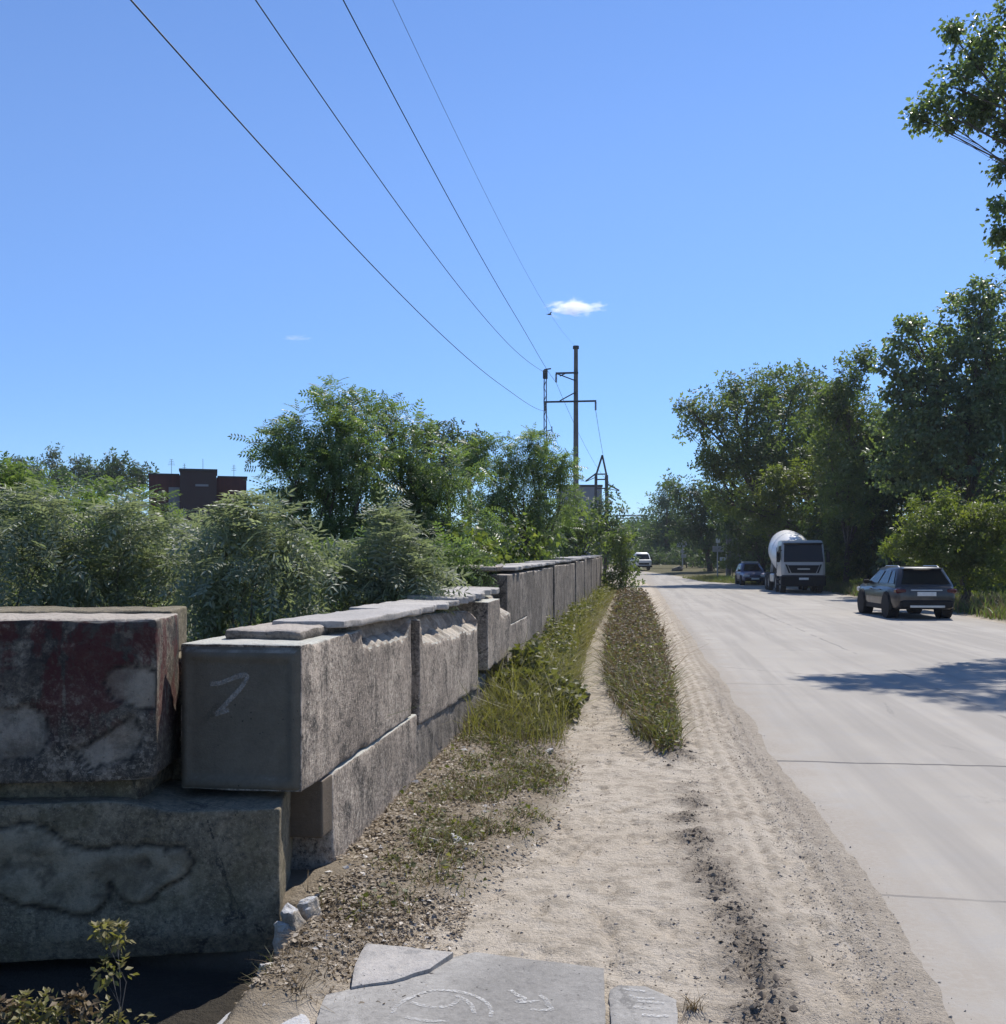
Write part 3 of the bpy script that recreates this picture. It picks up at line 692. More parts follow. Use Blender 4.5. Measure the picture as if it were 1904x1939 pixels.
strokes('chalk_mark', [gl(q, .0475, sA) for q in [
    [(742, 1918), (748, 1906), (768, 1892), (795, 1880), (828, 1873), (865, 1876), (898, 1884), (920, 1896), (931, 1912), (928, 1925)],
    [(778, 1897), (795, 1902), (818, 1907), (840, 1906), (857, 1902), (869, 1892)], [(862, 1884), (880, 1892), (893, 1903), (897, 1918)],
    [(966, 1874), (980, 1884), (996, 1890), (975, 1896), (1000, 1897), (1020, 1893)], [(1004, 1910), (1025, 1912), (1047, 1911), (1034, 1900)], [(1022, 1884), (1034, 1892), (1040, 1905)], [(768, 1925), (800, 1932), (850, 1933)]]], .019, UP, M['chalk'], sA)
sC = [o for o in C.objects if str(o.get('label', '')).startswith('small slab with white')][0]
strokes('chalk_mark', [gl(q, .0425, sC) for q in [[(1190, 1884), (1205, 1889), (1240, 1890)], [(1205, 1894), (1235, 1897), (1258, 1899)], [(1200, 1905), (1230, 1910), (1250, 1909)], [(1215, 1920), (1245, 1924), (1265, 1922)], [(1180, 1872), (1200, 1874), (1222, 1877)]]], .020, UP, M['chalk'], sC)

# ------------------------------------------------------------------ foliage tools
ENDV = []
T_SIMPLE = (np.array([(0, 0, 0), (.42, .30, .05), (1, 0, -.06), (.42, -.30, .05)]), np.array([(0, 1, 2, 3)]))
T_HEART = (np.array([(0, 0, 0), (.28, .42, .08), (1, 0, -.10), (.28, -.42, .08), (.3, 0, 0)]), np.array([(0, 4, 2, 1), (0, 3, 2, 4)]))
def frond(pairs=4, ll=.30, lw=.10, arch=.28):
    v, f = [], []
    def leaflet(b, d, l, w):
        n = len(v); b = np.array(b); d = np.array(d) / np.linalg.norm(d); s = np.cross(d, [0, 0, 1.]); s /= np.linalg.norm(s)
        v.extend([b, b + d * l * .5 + s * w / 2 + (0, 0, -.01), b + d * l + (0, 0, -.05), b + d * l * .5 - s * w / 2 + (0, 0, -.01)]); f.append((n, n + 1, n + 2, n + 3))
    for i in range(pairs):
        x = .16 + .70 * i / (pairs - 1); z = -arch * x * x; k = 1 - .25 * abs(i - pairs * .4) / pairs
        for s in (1, -1): leaflet((x, 0, z), (.45, s, -.12), ll * k, lw)
    leaflet((.88, 0, -arch * .78), (1, 0, -.5), ll, lw)
    n = len(v); v.extend([np.array(q) for q in [(0, .012, 0), (.5, .010, -arch * .25), (.95, .004, -arch * .9), (.5, -.010, -arch * .25)]]); f.append((n, n + 1, n + 2, n + 3))
    return np.array(v), np.array(f)
T_FROND = frond(5, .27, .105)
T_FROND_N = frond(4, .38, .105, .42)
T_SPRAY = frond(2, .55, .26, .2)          # a short twig with five broad leaves

def scatter(tmpl, c, d, nrm, L, rng):
    tv, tf = tmpl; n = len(c)
    d = d / (np.linalg.norm(d, axis=1, keepdims=True) + 1e-9)
    s = np.cross(nrm, d); s /= np.linalg.norm(s, axis=1, keepdims=True) + 1e-9
    u = np.cross(d, s)
    V_ = c[:, None, :] + (tv[None, :, 0:1] * d[:, None] + tv[None, :, 1:2] * s[:, None] + tv[None, :, 2:3] * u[:, None]) * L[:, None, None]
    F_ = tf[None] + (np.arange(n) * len(tv))[:, None, None]
    return V_.reshape(-1, 3), F_.reshape(-1, tf.shape[1])
def rdir(rng, n):
    q = rng.normal(size=(n, 3)); return q / np.linalg.norm(q, axis=1, keepdims=True)

def crown_points(rng, blobs, dens, sub, flat=.75, fill=.5):
    """clumps of leaves spread through uneven blobs: returns leaf base points, outward directions, clump shade"""
    out, dirs, sh, tips = [], [], [], []
    for c, R in blobs:
        K = max(6, int(4.6 * (R / sub) ** 2))
        q = rdir(rng, K); rad = rng.random(K) ** fill
        bumpy = .78 + .55 * fbm(q * 1.7 + c[None] * .31, 7, 3)
        ctr = c + q * (R * rad * bumpy)[:, None] * np.array([1, 1, .92])
        tips.append((c, ctr))
        for k in range(K):
            n = max(3, int(dens * 1.35 * rng.uniform(.5, 1.4))); sr = sub * rng.uniform(.55, 1.25)
            p = rdir(rng, n) * (rng.random(n) ** .6 * sr)[:, None] * np.array([1, 1, flat])
            out.append(ctr[k] + p); o = (ctr[k] - c) / R
            dirs.append(p / sr * .9 + o[None] * .6)
            sh.append(np.full(n, rng.random()))
    return np.concatenate(out), np.concatenate(dirs), np.concatenate(sh), tips

def plant(name, label, cat, base, blobs, mat, tmpl, L, dens, sub, seed, group=None, trunk=None, droop=.35, up=.5, jit=.7, bark='bark', trunk_r=.12, limbs=2, flat=.75, fill=.45, stems=1, crown='crown', shoots=0):
    rng = np.random.default_rng(seed); base = np.array(base, float)
    blobs = [(np.array(c, float), float(R)) for c, R in blobs]
    t = thing(name, label, cat, tuple(base), 0, group)
    c, dr, sh, tips = crown_points(rng, blobs, dens, sub, flat, fill)
    n = len(c)
    d = dr + rdir(rng, n) * jit + np.array([0, 0, -droop]); nrm = rdir(rng, n) * .75 + np.array([0, 0, up]) + dr * .3
    Ls = L * rng.uniform(.65, 1.3, n)
    if shoots:      # upright plumes standing out of the top of each blob
        pc, pd = [], []
        for bc, R in blobs:
            for _ in range(int(shoots)):
                q = rng.normal(size=2) * R * .55; h = R * rng.uniform(.25, .75); m = 9
                s_ = np.linspace(.1, 1, m); lean = rng.normal(size=2) * .25
                z0 = bc[2] + math.sqrt(max(0.05 * R * R, R * R - q @ q)) * .8
                pts = np.stack([bc[0] + q[0] + lean[0] * h * s_, bc[1] + q[1] + lean[1] * h * s_, z0 + h * s_ - .1 * R], -1)
                a = rng.uniform(0, 6.28) + np.arange(m) * 2.4
                pc.append(pts); pd.append(np.stack([np.cos(a), np.sin(a), .7 + 0 * a], -1))
        pc = np.concatenate(pc); pd = np.concatenate(pd); k = len(pc)
        c = np.concatenate([c, pc]); d = np.concatenate([d, pd]); nrm = np.concatenate([nrm, np.tile([0, 0, 1.], (k, 1)) + rdir(rng, k) * .3]); Ls = np.concatenate([Ls, L * rng.uniform(.7, 1.15, k)]); sh = np.concatenate([sh, rng.random(k)]); n += k
    V_, F_ = scatter(tmpl, c - base, d, nrm, Ls, rng)
    r = np.clip(.55 * sh + .45 * rng.random(n), 0, 1); k = len(tmpl[0])
    nmesh(crown, V_, F_, M[mat], t, False, {'rnd': np.repeat(r, k)})
    # trunk and limbs, with finer branches to the clumps
    m = MB(); top = np.mean([b[0] for b in blobs], 0); zmin = min(b[0][2] - b[1] * .3 for b in blobs)
    fork_h = max(.25 * (top[2] - base[2]), min(.75 * (zmin - base[2]), .6 * (top[2] - base[2])))
    for s_ in range(stems):
        off = np.array([rng.normal(), rng.normal(), 0]) * min(.25, .5 * blobs[0][1]) * (stems > 1)
        fork = np.array([0, 0, fork_h]) + np.r_[(top - base)[:2] * .3, 0] + off
        m.tube([off * .6 + np.array([0, 0, -.15]), off * .8 + fork * .5 + np.array([rng.normal() * .04, 0, 0]), fork], [trunk_r * 1.25, trunk_r, trunk_r * .8], 8)
        mine = [b for i, b in enumerate(blobs) if i % stems == s_]
        for (bc, R), (tc, ct_) in [(blobs[i], tips[i]) for i in range(len(blobs)) if i % stems == s_]:
            e = bc - base; mid = fork + (e - fork) * .5 + np.array([rng.normal(), rng.normal(), .6]) * .08 * np.linalg.norm(e - fork)
            m.tube([fork, mid, e], [trunk_r * .45, trunk_r * .26, trunk_r * .10], 6, False)
            for j in range(min(limbs * 4, len(ct_))):
                q = ct_[int(rng.integers(len(ct_)))] - base; s0 = mid + (e - mid) * rng.random()
                m.tube([s0, s0 + (q - s0) * .5 + np.array([0, 0, .1 * R]), q], [trunk_r * .13, trunk_r * .07, trunk_r * .025], 4, False)
    m.build('trunk', M[bark], t, True)
    return t

def B(d, lst, dd=0.0, seed=0):
    """blobs given as (u, v, radius px[, depth offset]) at depth d"""
    rng = random.Random(seed + 5); out = []
    for q in lst:
        u, v, r = q[:3]; o = q[3] if len(q) > 3 else rng.uniform(-1, 1) * r * d / FPX * .8
        out.append((P(u, v, d + o), r * (d + o) / FPX))
    return out
def foot(u, d):
    p = P(u, 1060, d); return (p[0], p[1], gzw(p[0], p[1]))
def gzw(xw, yw):
    # inverse of the warp, near enough for planting
    x0 = xw - float(bend(yw)) * float(sstep(-60, .5, xw - float(bend(yw)))); x0 = x0 - float(narrow(yw)) * float(sstep(4, 10, x0 + 2))
    return gz(x0, yw)

# ------------------------------------------------------------------ plants behind the wall
SHG = 'silvery shrubs behind the wall'
def shrub(label, u, d, lst, seed, mat='silver', L=.20, dens=10, sub=.20, tm=T_FROND_N, shoots=5, stems=3):
    return plant('shrub', label, 'shrub', foot(u, d), B(d, lst, seed=seed), mat, tm, L, dens, sub, seed, SHG, droop=.25, up=.7, jit=.6, trunk_r=.022, stems=stems, shoots=shoots, limbs=2, flat=.8, bark='bark_grey')
shrub('tall silvery shrub right behind the gap between the red block and the cap slabs', 460, 8.6, [(470, 985, 38), (430, 1015, 50), (520, 1025, 55), (562, 1065, 36), (470, 1080, 90), (390, 1100, 55), (545, 1135, 60), (440, 1160, 60), (380, 1170, 45)], 301)
shrub('silvery shrub with a pointed top above the square cap slab', 735, 9.8, [(740, 1000, 24), (735, 1045, 46), (700, 1085, 46), (785, 1085, 44), (740, 1120, 60), (650, 1110, 36), (820, 1112, 26), (690, 1145, 45), (610, 1130, 35)], 302)
shrub('broad grey green shrub below the brick building, behind the red block', 240, 9.4, [(250, 1000, 44), (195, 1030, 52), (305, 1040, 50), (240, 1085, 80), (330, 1110, 55), (150, 1105, 65), (280, 1130, 60)], 303)
shrub('grey green shrub at the left edge of the photo, behind the red block', 50, 9.2, [(40, 985, 46), (100, 1000, 44), (60, 1065, 80), (0, 1100, 75), (120, 1110, 60), (-60, 1040, 90)], 304)
shrub('tall pale shrub rising at the far left above the others', 40, 12.0, [(40, 940, 42), (0, 915, 35), (95, 970, 45), (20, 970, 60), (-50, 930, 70), (60, 1030, 70)], 305, 'locust', .24, 9, .24, T_FROND, 3)
shrub('green shrub whose top stands just left of the brick building', 220, 14.0, [(150, 958, 40), (215, 955, 40), (280, 968, 36), (310, 1000, 34), (90, 950, 30), (200, 1000, 60), (260, 1040, 60), (120, 1010, 55)], 306, 'locust', .25, 8, .26, T_FROND, 3)
shrub('low shrub under the brick building between two taller ones', 375, 12.5, [(360, 1020, 30), (400, 1010, 26), (380, 1060, 55), (330, 1060, 40)], 307, 'silver', .22, 9, .22, T_FROND_N, 2)
shrub('shaded low shrub between the pointed shrub and the locust trees', 860, 12.5, [(850, 1075, 34), (890, 1060, 30), (830, 1090, 34), (900, 1085, 28), (620, 1075, 30), (660, 1060, 26)], 308, 'locust', .24, 9, .25, T_FROND, 1)
LG = 'locust trees behind the wall'
def locust(label, u, d, lst, seed, L=.30, dens=13, sub=.34, mat='locust', tr=.09, shoots=3):
    return plant('locust_tree', label, 'tree', foot(u, d), B(d, lst, seed=seed), mat, T_FROND, L, dens, sub, seed, LG, droop=.35, up=.6, jit=.7, trunk_r=tr, stems=2, shoots=shoots, limbs=2)
locust('tallest locust tree with feathery crown, left of the power line', 600, 19, [(625, 810, 55), (630, 752, 22), (585, 825, 45), (540, 835, 30), (515, 840, 18), (680, 800, 42), (640, 880, 85), (560, 890, 62), (690, 880, 55), (530, 940, 50), (600, 985, 75), (680, 985, 75), (560, 1040, 55), (650, 1050, 70)], 311)
locust('bushy locust tree in the middle, below the dark pine tops', 800, 20, [(725, 795, 30), (760, 840, 48), (740, 880, 60), (800, 890, 58), (850, 900, 45), (760, 960, 75), (840, 975, 70), (800, 1030, 70), (730, 1030, 60), (880, 1020, 45)], 312)
locust('greyer locust tree with a ragged top beside the thin mast', 985, 25, [(950, 880, 44), (1000, 862, 28), (1018, 838, 14), (925, 920, 45), (1040, 905, 26), (1062, 880, 12), (990, 940, 60), (1060, 955, 38), (930, 990, 55), (1020, 1010, 50), (900, 860, 20)], 313, .30, 15, .36)
plant('leafy_bush', 'bright green leafy bush low in front of the locust trees', 'bush', foot(890, 15), B(15, [(880, 1020, 26), (905, 1040, 26), (870, 1050, 26), (925, 1055, 22), (850, 1030, 18)], seed=3), 'yellow', T_HEART, .10, 12, .2, 314, 'bushes behind the wall', trunk_r=.03, stems=3)
plant('leafy_bush', 'dark green bush behind the start of the taller wall', 'bush', foot(985, 22), B(22, [(960, 1030, 30), (1000, 1035, 30), (940, 1050, 24), (1040, 1030, 28), (985, 1000, 26)], seed=4), 'maple', T_HEART, .12, 11, .26, 315, 'bushes behind the wall', trunk_r=.03, stems=3)
HG = 'hedge trees behind the far wall'
plant('hedge_tree', 'rounded tree under the concrete pole, in front of the grey building', 'tree', foot(1095, 48), B(48, [(1090, 985, 30), (1065, 1005, 28), (1110, 1000, 26), (1080, 1030, 34), (1120, 1025, 24)], seed=5), 'maple', T_SPRAY, .38, 9, .5, 321, HG, trunk_r=.12)
plant('hedge_tree', 'tree with drooping sprays just left of the road end', 'tree', foot(1145, 62), B(62, [(1140, 955, 16), (1150, 985, 26), (1128, 985, 24), (1165, 1000, 20), (1145, 1020, 30), (1172, 1030, 18)], seed=6), 'far', T_SPRAY, .45, 9, .6, 322, HG, trunk_r=.12)
plant('roadside_bush', 'upright green bush standing at the far end of the wall', 'bush', foot(1177, 46), B(46, [(1176, 1015, 16), (1183, 1045, 20), (1170, 1055, 18), (1180, 1080, 22), (1172, 1105, 18), (1190, 1100, 14), (1158, 1085, 12), (1168, 1020, 10)], seed=7), 'maple', T_SPRAY, .26, 10, .34, 323, 'roadside bushes', trunk_r=.05, stems=3)
PG = 'dark pine tops behind the locust trees'
for k, (u, v, r) in enumerate([(805, 822, 17), (850, 822, 18), (890, 838, 15)]):
    plant('pine_tree', ['leftmost of the dark pine tops behind the locust trees', 'middle and fullest of the dark pine tops behind the locust trees', 'rightmost of the dark pine tops, beside a pale sky gap'][k], 'tree', foot(u, 74 + 3 * k), B(74 + 3 * k, [(u, v - r * .6, r * .6), (u - r * .4, v + r * .5, r), (u + r * .5, v + r * .6, r), (u, v + r * 2.2, r * 1.5), (u - 5, v + r * 4, r * 1.7)], seed=k), 'dark', T_SPRAY, .5, 8, .6, 330 + k, PG, trunk_r=.2)
# far skyline at the left
FG = 'distant skyline trees'
for k, (u, v, w, h, d, lab) in enumerate([(30, 880, 16, 16, 120, 'rounded distant tree at the left end of the skyline'), (66, 890, 11, 12, 130, 'small distant tree left of the tall poplar'), (101, 870, 11, 24, 135, 'tall narrow poplar on the distant skyline'), (121, 895, 7, 12, 140, 'small spire tree touching the tall poplar on the skyline'), (147, 884, 6, 20, 138, 'thin pointed poplar on the distant skyline'), (166, 892, 10, 14, 135, 'blunt distant tree right of the thin poplar'), (222, 880, 20, 16, 115, 'wide dark distant tree left of the brick building'), (262, 893, 12, 10, 118, 'low distant tree touching the brick building'), (195, 893, 12, 10, 122, 'low distant tree between the blunt one and the wide dark one')]):
    bl = [(u, v - h * .6, w * .6), (u, v, w), (u + w * .3, v + h * .7, w), (u - w * .3, v + h * 1.4, w * 1.1), (u, v + h * 2.2, w * 1.2)]
    plant('distant_tree', lab, 'tree', foot(u, d), B(d, bl, seed=k), 'dark', T_SPRAY, .75, 6, .8, 340 + k, FG, trunk_r=.25)

# ------------------------------------------------------------------ trees on the right side of the road
RG = 'trees along the right side of the road'
def rtree(name, label, u, d, lst, seed, mat, tm, L, dens, sub, tr=.16, group=RG, base=None, **kw):
    return plant(name, label, 'tree', base or foot(u, d), B(d, lst, seed=seed), mat, tm, L, dens, sub, seed, group, trunk_r=tr, bark='bark', **kw)
# near poplar whose crown hangs into the top right corner
bx, by = 13.2, 20.0
rtree('poplar_tree', 'near poplar hanging into the top right corner of the photo', 0, 21.5, [(1845, 110, 52), (1800, 62, 24), (1800, 165, 44), (1762, 200, 22), (1738, 222, 10), (1870, 215, 24), (1905, 235, 28), (1850, 190, 30), (1885, 60, 62), (1895, 175, 60), (1792, 232, 14), (1850, 205, 32), (1900, 385, 22), (1895, 440, 14), (1903, 320, 14), (1898, 260, 22), (1910, 480, 14), (1965, 140, 90, 1), (2010, 300, 80, 1.5), (2110, 80, 150, 2), (2160, 330, 130, 2), (1975, 430, 50, 0), (2060, 480, 60, 1), (2260, 180, 180, 3), (2010, 20, 90, -1), (2000, -175, 55, 0), (2090, -110, 75, 0)], 401, 'poplar', T_HEART, .105, 34, .34, .085, base=(bx, by, gz(bx, by)), droop=.5, limbs=3, fill=.5)
rtree('poplar_tree', 'tall airy poplar at the right edge, behind the parked suv', 1850, 50, [(1835, 600, 62), (1862, 545, 26), (1765, 655, 62), (1700, 640, 30), (1690, 690, 32), (1710, 800, 60), (1690, 880, 50), (1760, 880, 70), (1790, 800, 70), (1840, 780, 60), (1760, 720, 50), (1880, 720, 60), (1810, 660, 45), (1720, 700, 40), (1885, 570, 45), (1850, 700, 85), (1740, 760, 60), (1905, 660, 75), (1800, 830, 85), (1900, 800, 85), (1960, 720, 110), (1690, 740, 26), (1720, 610, 18)], 402, 'poplar', T_HEART, .20, 26, .52, .2, droop=.4, limbs=3)
rtree('maple_tree', 'dense dark green tree in the middle of the right side, lower than the tall poplar', 1800, 58, [(1790, 900, 80), (1870, 930, 85), (1740, 900, 46), (1850, 850, 60), (1920, 900, 80), (1720, 840, 50), (1800, 980, 70), (1900, 1000, 80)], 403, 'maple', T_SPRAY, .40, 11, .56, .2)
plant('roadside_bush', 'yellow green leafy bush behind the parked suv', 'bush', foot(1800, 35.5), B(35.5, [(1760, 985, 50), (1725, 1005, 36), (1800, 970, 46), (1700, 1035, 18), (1850, 1010, 60), (1780, 1045, 55), (1840, 1065, 50), (1895, 990, 60), (1900, 1060, 55), (1740, 1055, 30)], seed=8), 'yellow', T_SPRAY, .20, 15, .32, 404, 'roadside bushes', trunk_r=.05, stems=4)
rtree('round_tree', 'big round crowned tree rising behind the concrete mixer truck', 1480, 72, [(1345, 785, 44), (1315, 800, 24), (1300, 770, 10), (1415, 755, 55), (1380, 740, 25), (1500, 745, 48), (1450, 725, 26), (1395, 850, 62), (1350, 880, 34), (1480, 850, 85), (1430, 920, 62), (1555, 800, 70), (1345, 920, 22), (1370, 950, 26), (1540, 880, 70)], 405, 'maple', T_SPRAY, .48, 10, .66, .34)
rtree('slender_tree', 'slender dark tuft of a tree between the round tree and the poplar', 1600, 58, [(1612, 690, 22), (1598, 725, 34), (1580, 760, 40), (1635, 672, 14), (1605, 800, 60), (1650, 800, 45), (1600, 870, 50), (1620, 940, 55), (1590, 1000, 45), (1625, 1050, 40)], 406, 'maple', T_SPRAY, .40, 10, .5, .16)
rtree('maple_tree', 'yellow tinged tree arching right above the mixer truck', 1560, 65, [(1465, 930, 38), (1420, 955, 26), (1500, 900, 36), (1545, 920, 50), (1600, 905, 44), (1520, 975, 55), (1610, 975, 55), (1450, 985, 34), (1400, 960, 12), (1570, 860, 36)], 407, 'yellow', T_SPRAY, .38, 10, .52, .22)
rtree('dark_tree', 'dark shaded tree in the gap between the mixer truck and the suv', 1640, 60, [(1640, 850, 85), (1600, 990, 70), (1680, 940, 80), (1650, 1040, 55), (1590, 1060, 35), (1700, 1040, 55), (1640, 920, 80), (1680, 850, 60)], 408, 'dark', T_SPRAY, .40, 10, .55, .25)
rtree('dark_tree', 'dark shaded tree right behind the mixer truck drum', 1440, 84, [(1440, 1000, 50), (1400, 1000, 40), (1500, 1010, 55), (1470, 1050, 40), (1560, 1030, 50), (1420, 1040, 34), (1380, 960, 40)], 409, 'dark', T_SPRAY, .5, 9, .7, .25)
rtree('roadside_tree', 'dark tree leaning over the road sign with the small white top panel', 1345, 104, [(1320, 955, 40), (1345, 935, 28), (1295, 945, 22), (1370, 985, 38), (1330, 1000, 42), (1300, 1000, 30), (1350, 1030, 30), (1275, 920, 12)], 410, 'dark', T_SPRAY, .6, 9, .8, .28)
rtree('roadside_tree', 'blue green tall tree at the bend of the road', 1262, 140, [(1262, 945, 28), (1270, 915, 15), (1245, 980, 24), (1285, 975, 28), (1262, 1010, 32), (1290, 1020, 24)], 411, 'far', T_SPRAY, .8, 8, 1.0, .3)
rtree('roadside_tree', 'pale hazy tree farthest away at the end of the road', 1225, 178, [(1222, 985, 17), (1238, 968, 12), (1210, 1010, 18), (1240, 1010, 24), (1225, 1035, 22), (1250, 1040, 18), (1200, 1035, 14)], 412, 'far', T_SPRAY, .95, 8, 1.2, .3)
# trees outside the frame on the right whose shade falls on the road
rtree('poplar_tree', 'poplar out of the photo on the right whose shade falls beside the parked suv', 0, 34, [(2080, 640, 70, 0), (2150, 560, 80, 1), (2060, 720, 60, -1), (2200, 680, 90, 1), (2120, 780, 70, 0)], 413, 'poplar', T_HEART, .2, 12, .45, .16, base=foot(2130, 34))
rtree('maple_tree', 'tree on the right behind the truck that shades the far road', 1500, 92, [(1480, 800, 60, 3), (1420, 830, 55, 0), (1540, 760, 60, 0), (1500, 900, 60, 0)], 414, 'dark', T_SPRAY, .55, 7, .8, .25)
plant('roadside_bush', 'small rounded bush on the grass corner left of the blue car', 'bush', foot(1388, 84), B(84, [(1385, 1062, 11), (1398, 1068, 9), (1375, 1070, 8)], seed=9), 'maple', T_SPRAY, .26, 8, .3, 415, 'roadside bushes', trunk_r=.04, stems=3)
plant('roadside_bush', 'pale dusty low bushes under the sign posts far along the road', 'bush', foot(1300, 118), B(118, [(1255, 1052, 10), (1280, 1052, 11), (1305, 1050, 12), (1330, 1055, 10), (1240, 1050, 8)], seed=10), 'far', T_SPRAY, .4, 8, .5, 416, 'roadside bushes', trunk_r=.04, stems=3)
plant('roadside_bush', 'thin grey leaved bush beside the truck cab, in front of the dark trees', 'bush', foot(1590, 60), B(60, [(1575, 1060, 15), (1590, 1085, 16), (1572, 1095, 14), (1600, 1040, 12)], seed=12), 'maple', T_SPRAY, .22, 7, .3, 417, 'roadside bushes', trunk_r=.03, stems=3)

# continuous woods behind the single trees: one mass each
def woods(name, label, centres, mat, L, dens, sub, seed):
    rng = np.random.default_rng(seed); bl = [(np.array(c, float), r) for c, r in centres]
    c, dr, sh, _ = crown_points(rng, bl, dens, sub, .8, .4); n = len(c)
    V_, F_ = scatter(T_SPRAY, c, dr + rdir(rng, n) * .7 + np.array([0, 0, -.3]), rdir(rng, n) * .8 + np.array([0, 0, .5]), L * rng.uniform(.6, 1.3, n), rng)
    return tag(nmesh(name, V_, F_, M[mat], None, False, {'rnd': np.repeat(np.clip(.5 * sh + .5 * rng.random(n), 0, 1), len(T_SPRAY[0]))}), label, kind='stuff')
rw = random.Random(8); cs = []
for k in range(34):
    y = 46 + k * 5.2; x = 17 + rw.uniform(-1.5, 4) + float(bend(y)) * .9; h = rw.uniform(2.2, 3.6)
    cs.append(((x, y, float(rise(y)) + h * .55), h)); cs.append(((x + 2.5, y + 2, float(rise(y)) + h * 1.3), h * .9))
woods('woodland', 'dark undergrowth and trees closing the view behind the right hand trees', cs, 'dark', .75, 8, 1.0, 450)
cs = []
for k in range(30):
    a = -.62 + k * .021; d = rw.uniform(150, 200); h = rw.uniform(3.0, 5.0); cs.append(((math.sin(a) * d, math.cos(a) * d, 1 + h * .5), h * 1.3))
for k in range(16):
    a = -.12 + k * .03; d = rw.uniform(205, 240); h = rw.uniform(4, 6); cs.append(((math.sin(a) * d, math.cos(a) * d, 1 + h * .5), h * 1.2))
woods('distant_woods', 'low wooded line along the horizon', cs, 'far', 1.6, 7, 2.0, 451)
cs = []
for k in range(26):
    x = -4.5 - k * 1.1; y = 24 + rw.uniform(-2, 8) + k * .4; h = rw.uniform(.9, 1.5); cs.append(((x, y, h * .7), h))
for k in range(18):
    y = 20 + k * 5.0; h = rw.uniform(.8, 1.3); cs.append(((-3.6 - rw.random() * 1.2 + float(bend(y)), y, h * .8 + float(rise(y))), h))
woods('thicket', 'thicket of low growth behind the wall', cs, 'maple', .34, 8, .42, 452)

# ------------------------------------------------------------------ grass, weeds, litter
def blades(name, label, x, y, h, w, mat, seed, lean=.5, seg=3):
    rng = np.random.default_rng(seed); n = len(x); z0 = ground_h(x, y) + rise(y)
    a = rng.uniform(0, 6.28, n); ln = rng.normal(0, lean, (n, 2)); k = np.linspace(0, 1, seg + 1)
    ox, oy = np.cos(a) * w / 2, np.sin(a) * w / 2
    V_ = np.zeros((n, seg + 1, 2, 3))
    for j, s_ in enumerate(k):
        cx = warp(x, y) + ln[:, 0] * h * s_ ** 2; cyy = y + ln[:, 1] * h * s_ ** 2; cz = z0 - .01 + h * s_ * (1 - .25 * np.hypot(*ln.T) * s_)
        t_ = (1 - s_ * .9)
        V_[:, j, 0] = np.stack([cx - ox * t_, cyy - oy * t_, cz], -1); V_[:, j, 1] = np.stack([cx + ox * t_, cyy + oy * t_, cz], -1)
    m = (seg + 1) * 2; f = np.array([(2 * j, 2 * j + 1, 2 * j + 3, 2 * j + 2) for j in range(seg)])
    F_ = (f[None] + (np.arange(n) * m)[:, None, None]).reshape(-1, 4)
    r = np.clip(.5 * fbm2(x, y, 3, seed, 3) + .55 * rng.random(n) + .0, 0, 1)
    o = nmesh(name, V_.reshape(-1, 3), F_, M[mat], None, False, {'rnd': np.repeat(r, m)})
    return tag(o, label, kind='stuff')
def spread(rng, n, x0, x1, y0, y1, dens, power=1.0):
    """random points, denser near y0"""
    y_ = y0 + (y1 - y0) * rng.random(n) ** power; x_ = x0 + (x1 - x0) * rng.random(n)
    k = rng.random(n) < dens(x_, y_); return x_[k], y_[k]
rng = np.random.default_rng(77)
def d_verge(x, y): return sstep(verge_r(y) + .10, verge_r(y) - .25, x) * sstep(.40, .60, fbm2(x, y, 2.6, 61, 3) + .10 * sstep(8.5, 10.5, y)) * (1 - .75 * sstep(-1.25, -1.5, x) * sstep(9.5, 8.5, y)) * sstep(4.3, 5.0, y)
x_, y_ = spread(rng, 60000, -1.62, -.3, 4.3, 16, d_verge, 1.3)
hgt = (.03 + .10 * rng.random(len(x_)) ** 2) * (1 + 2.2 * sstep(8.8, 11, y_)) * (.35 + 1.3 * fbm2(x_, y_, 3.3, 66, 3))
dryg = rng.random(len(x_)) < np.interp(y_, [4, 8, 11], [.62, .45, .3])
blades('grass', 'green and yellowing grass along the foot of the wall', x_[~dryg], y_[~dryg], hgt[~dryg], .005 + .0005 * y_[~dryg], 'weed', 81, .85)
blades('dry_grass', 'dry brown grass mixed into the verge along the wall', x_[dryg], y_[dryg], hgt[dryg] * .9, .005 + .0005 * y_[dryg], 'straw', 181, 1.1)
x_, y_ = spread(rng, 36000, -1.62, -.5, 9, 48, lambda x, y: sstep(verge_r(y) + .1, verge_r(y) - .1, x) * (.12 + .6 * sstep(9.5, 12.5, y)), 1.4)
blades('tall_grass', 'tall yellow green grass along the far wall', x_, y_, (.14 + .7 * rng.random(len(x_)) ** 1.5) * (.25 + 1.6 * fbm2(x_, y_, 1.5, 67, 3) ** 1.5), .006 + .0006 * y_, 'olive', 82, .75)
x_, y_ = spread(rng, 44000, -.8, .7, 8.5, 44, lambda x, y: median(x, y) * sstep(.30, .52, fbm2(x, y, 1.4, 73, 3) + .02), 1.7)
hgt = (.10 + .62 * rng.random(len(x_)) ** 1.4) * np.interp(y_, [8.5, 10, 13, 20, 40], [.3, .62, .92, .85, .7]) * (.3 + 1.5 * fbm2(x_, y_, 2.6, 68, 3))
dry = rng.random(len(x_)) < np.interp(y_, [8.5, 12, 16, 40], [.28, .38, .62, .66])
blades('dry_grass', 'dry brown grass strip between the path and the road', x_[dry], y_[dry], hgt[dry], .006 + .0008 * y_[dry], 'straw', 83, .8)
blades('green_weeds', 'green weeds mixed into the dry strip between the path and the road', x_[~dry], y_[~dry], hgt[~dry] * .8, .008 + .0008 * y_[~dry], 'weed', 84, .8)
x_, y_ = spread(rng, 9000, 10.3, 13.5, 18, 60, lambda x, y: sstep(10.3, 11.2, x), 1.2)
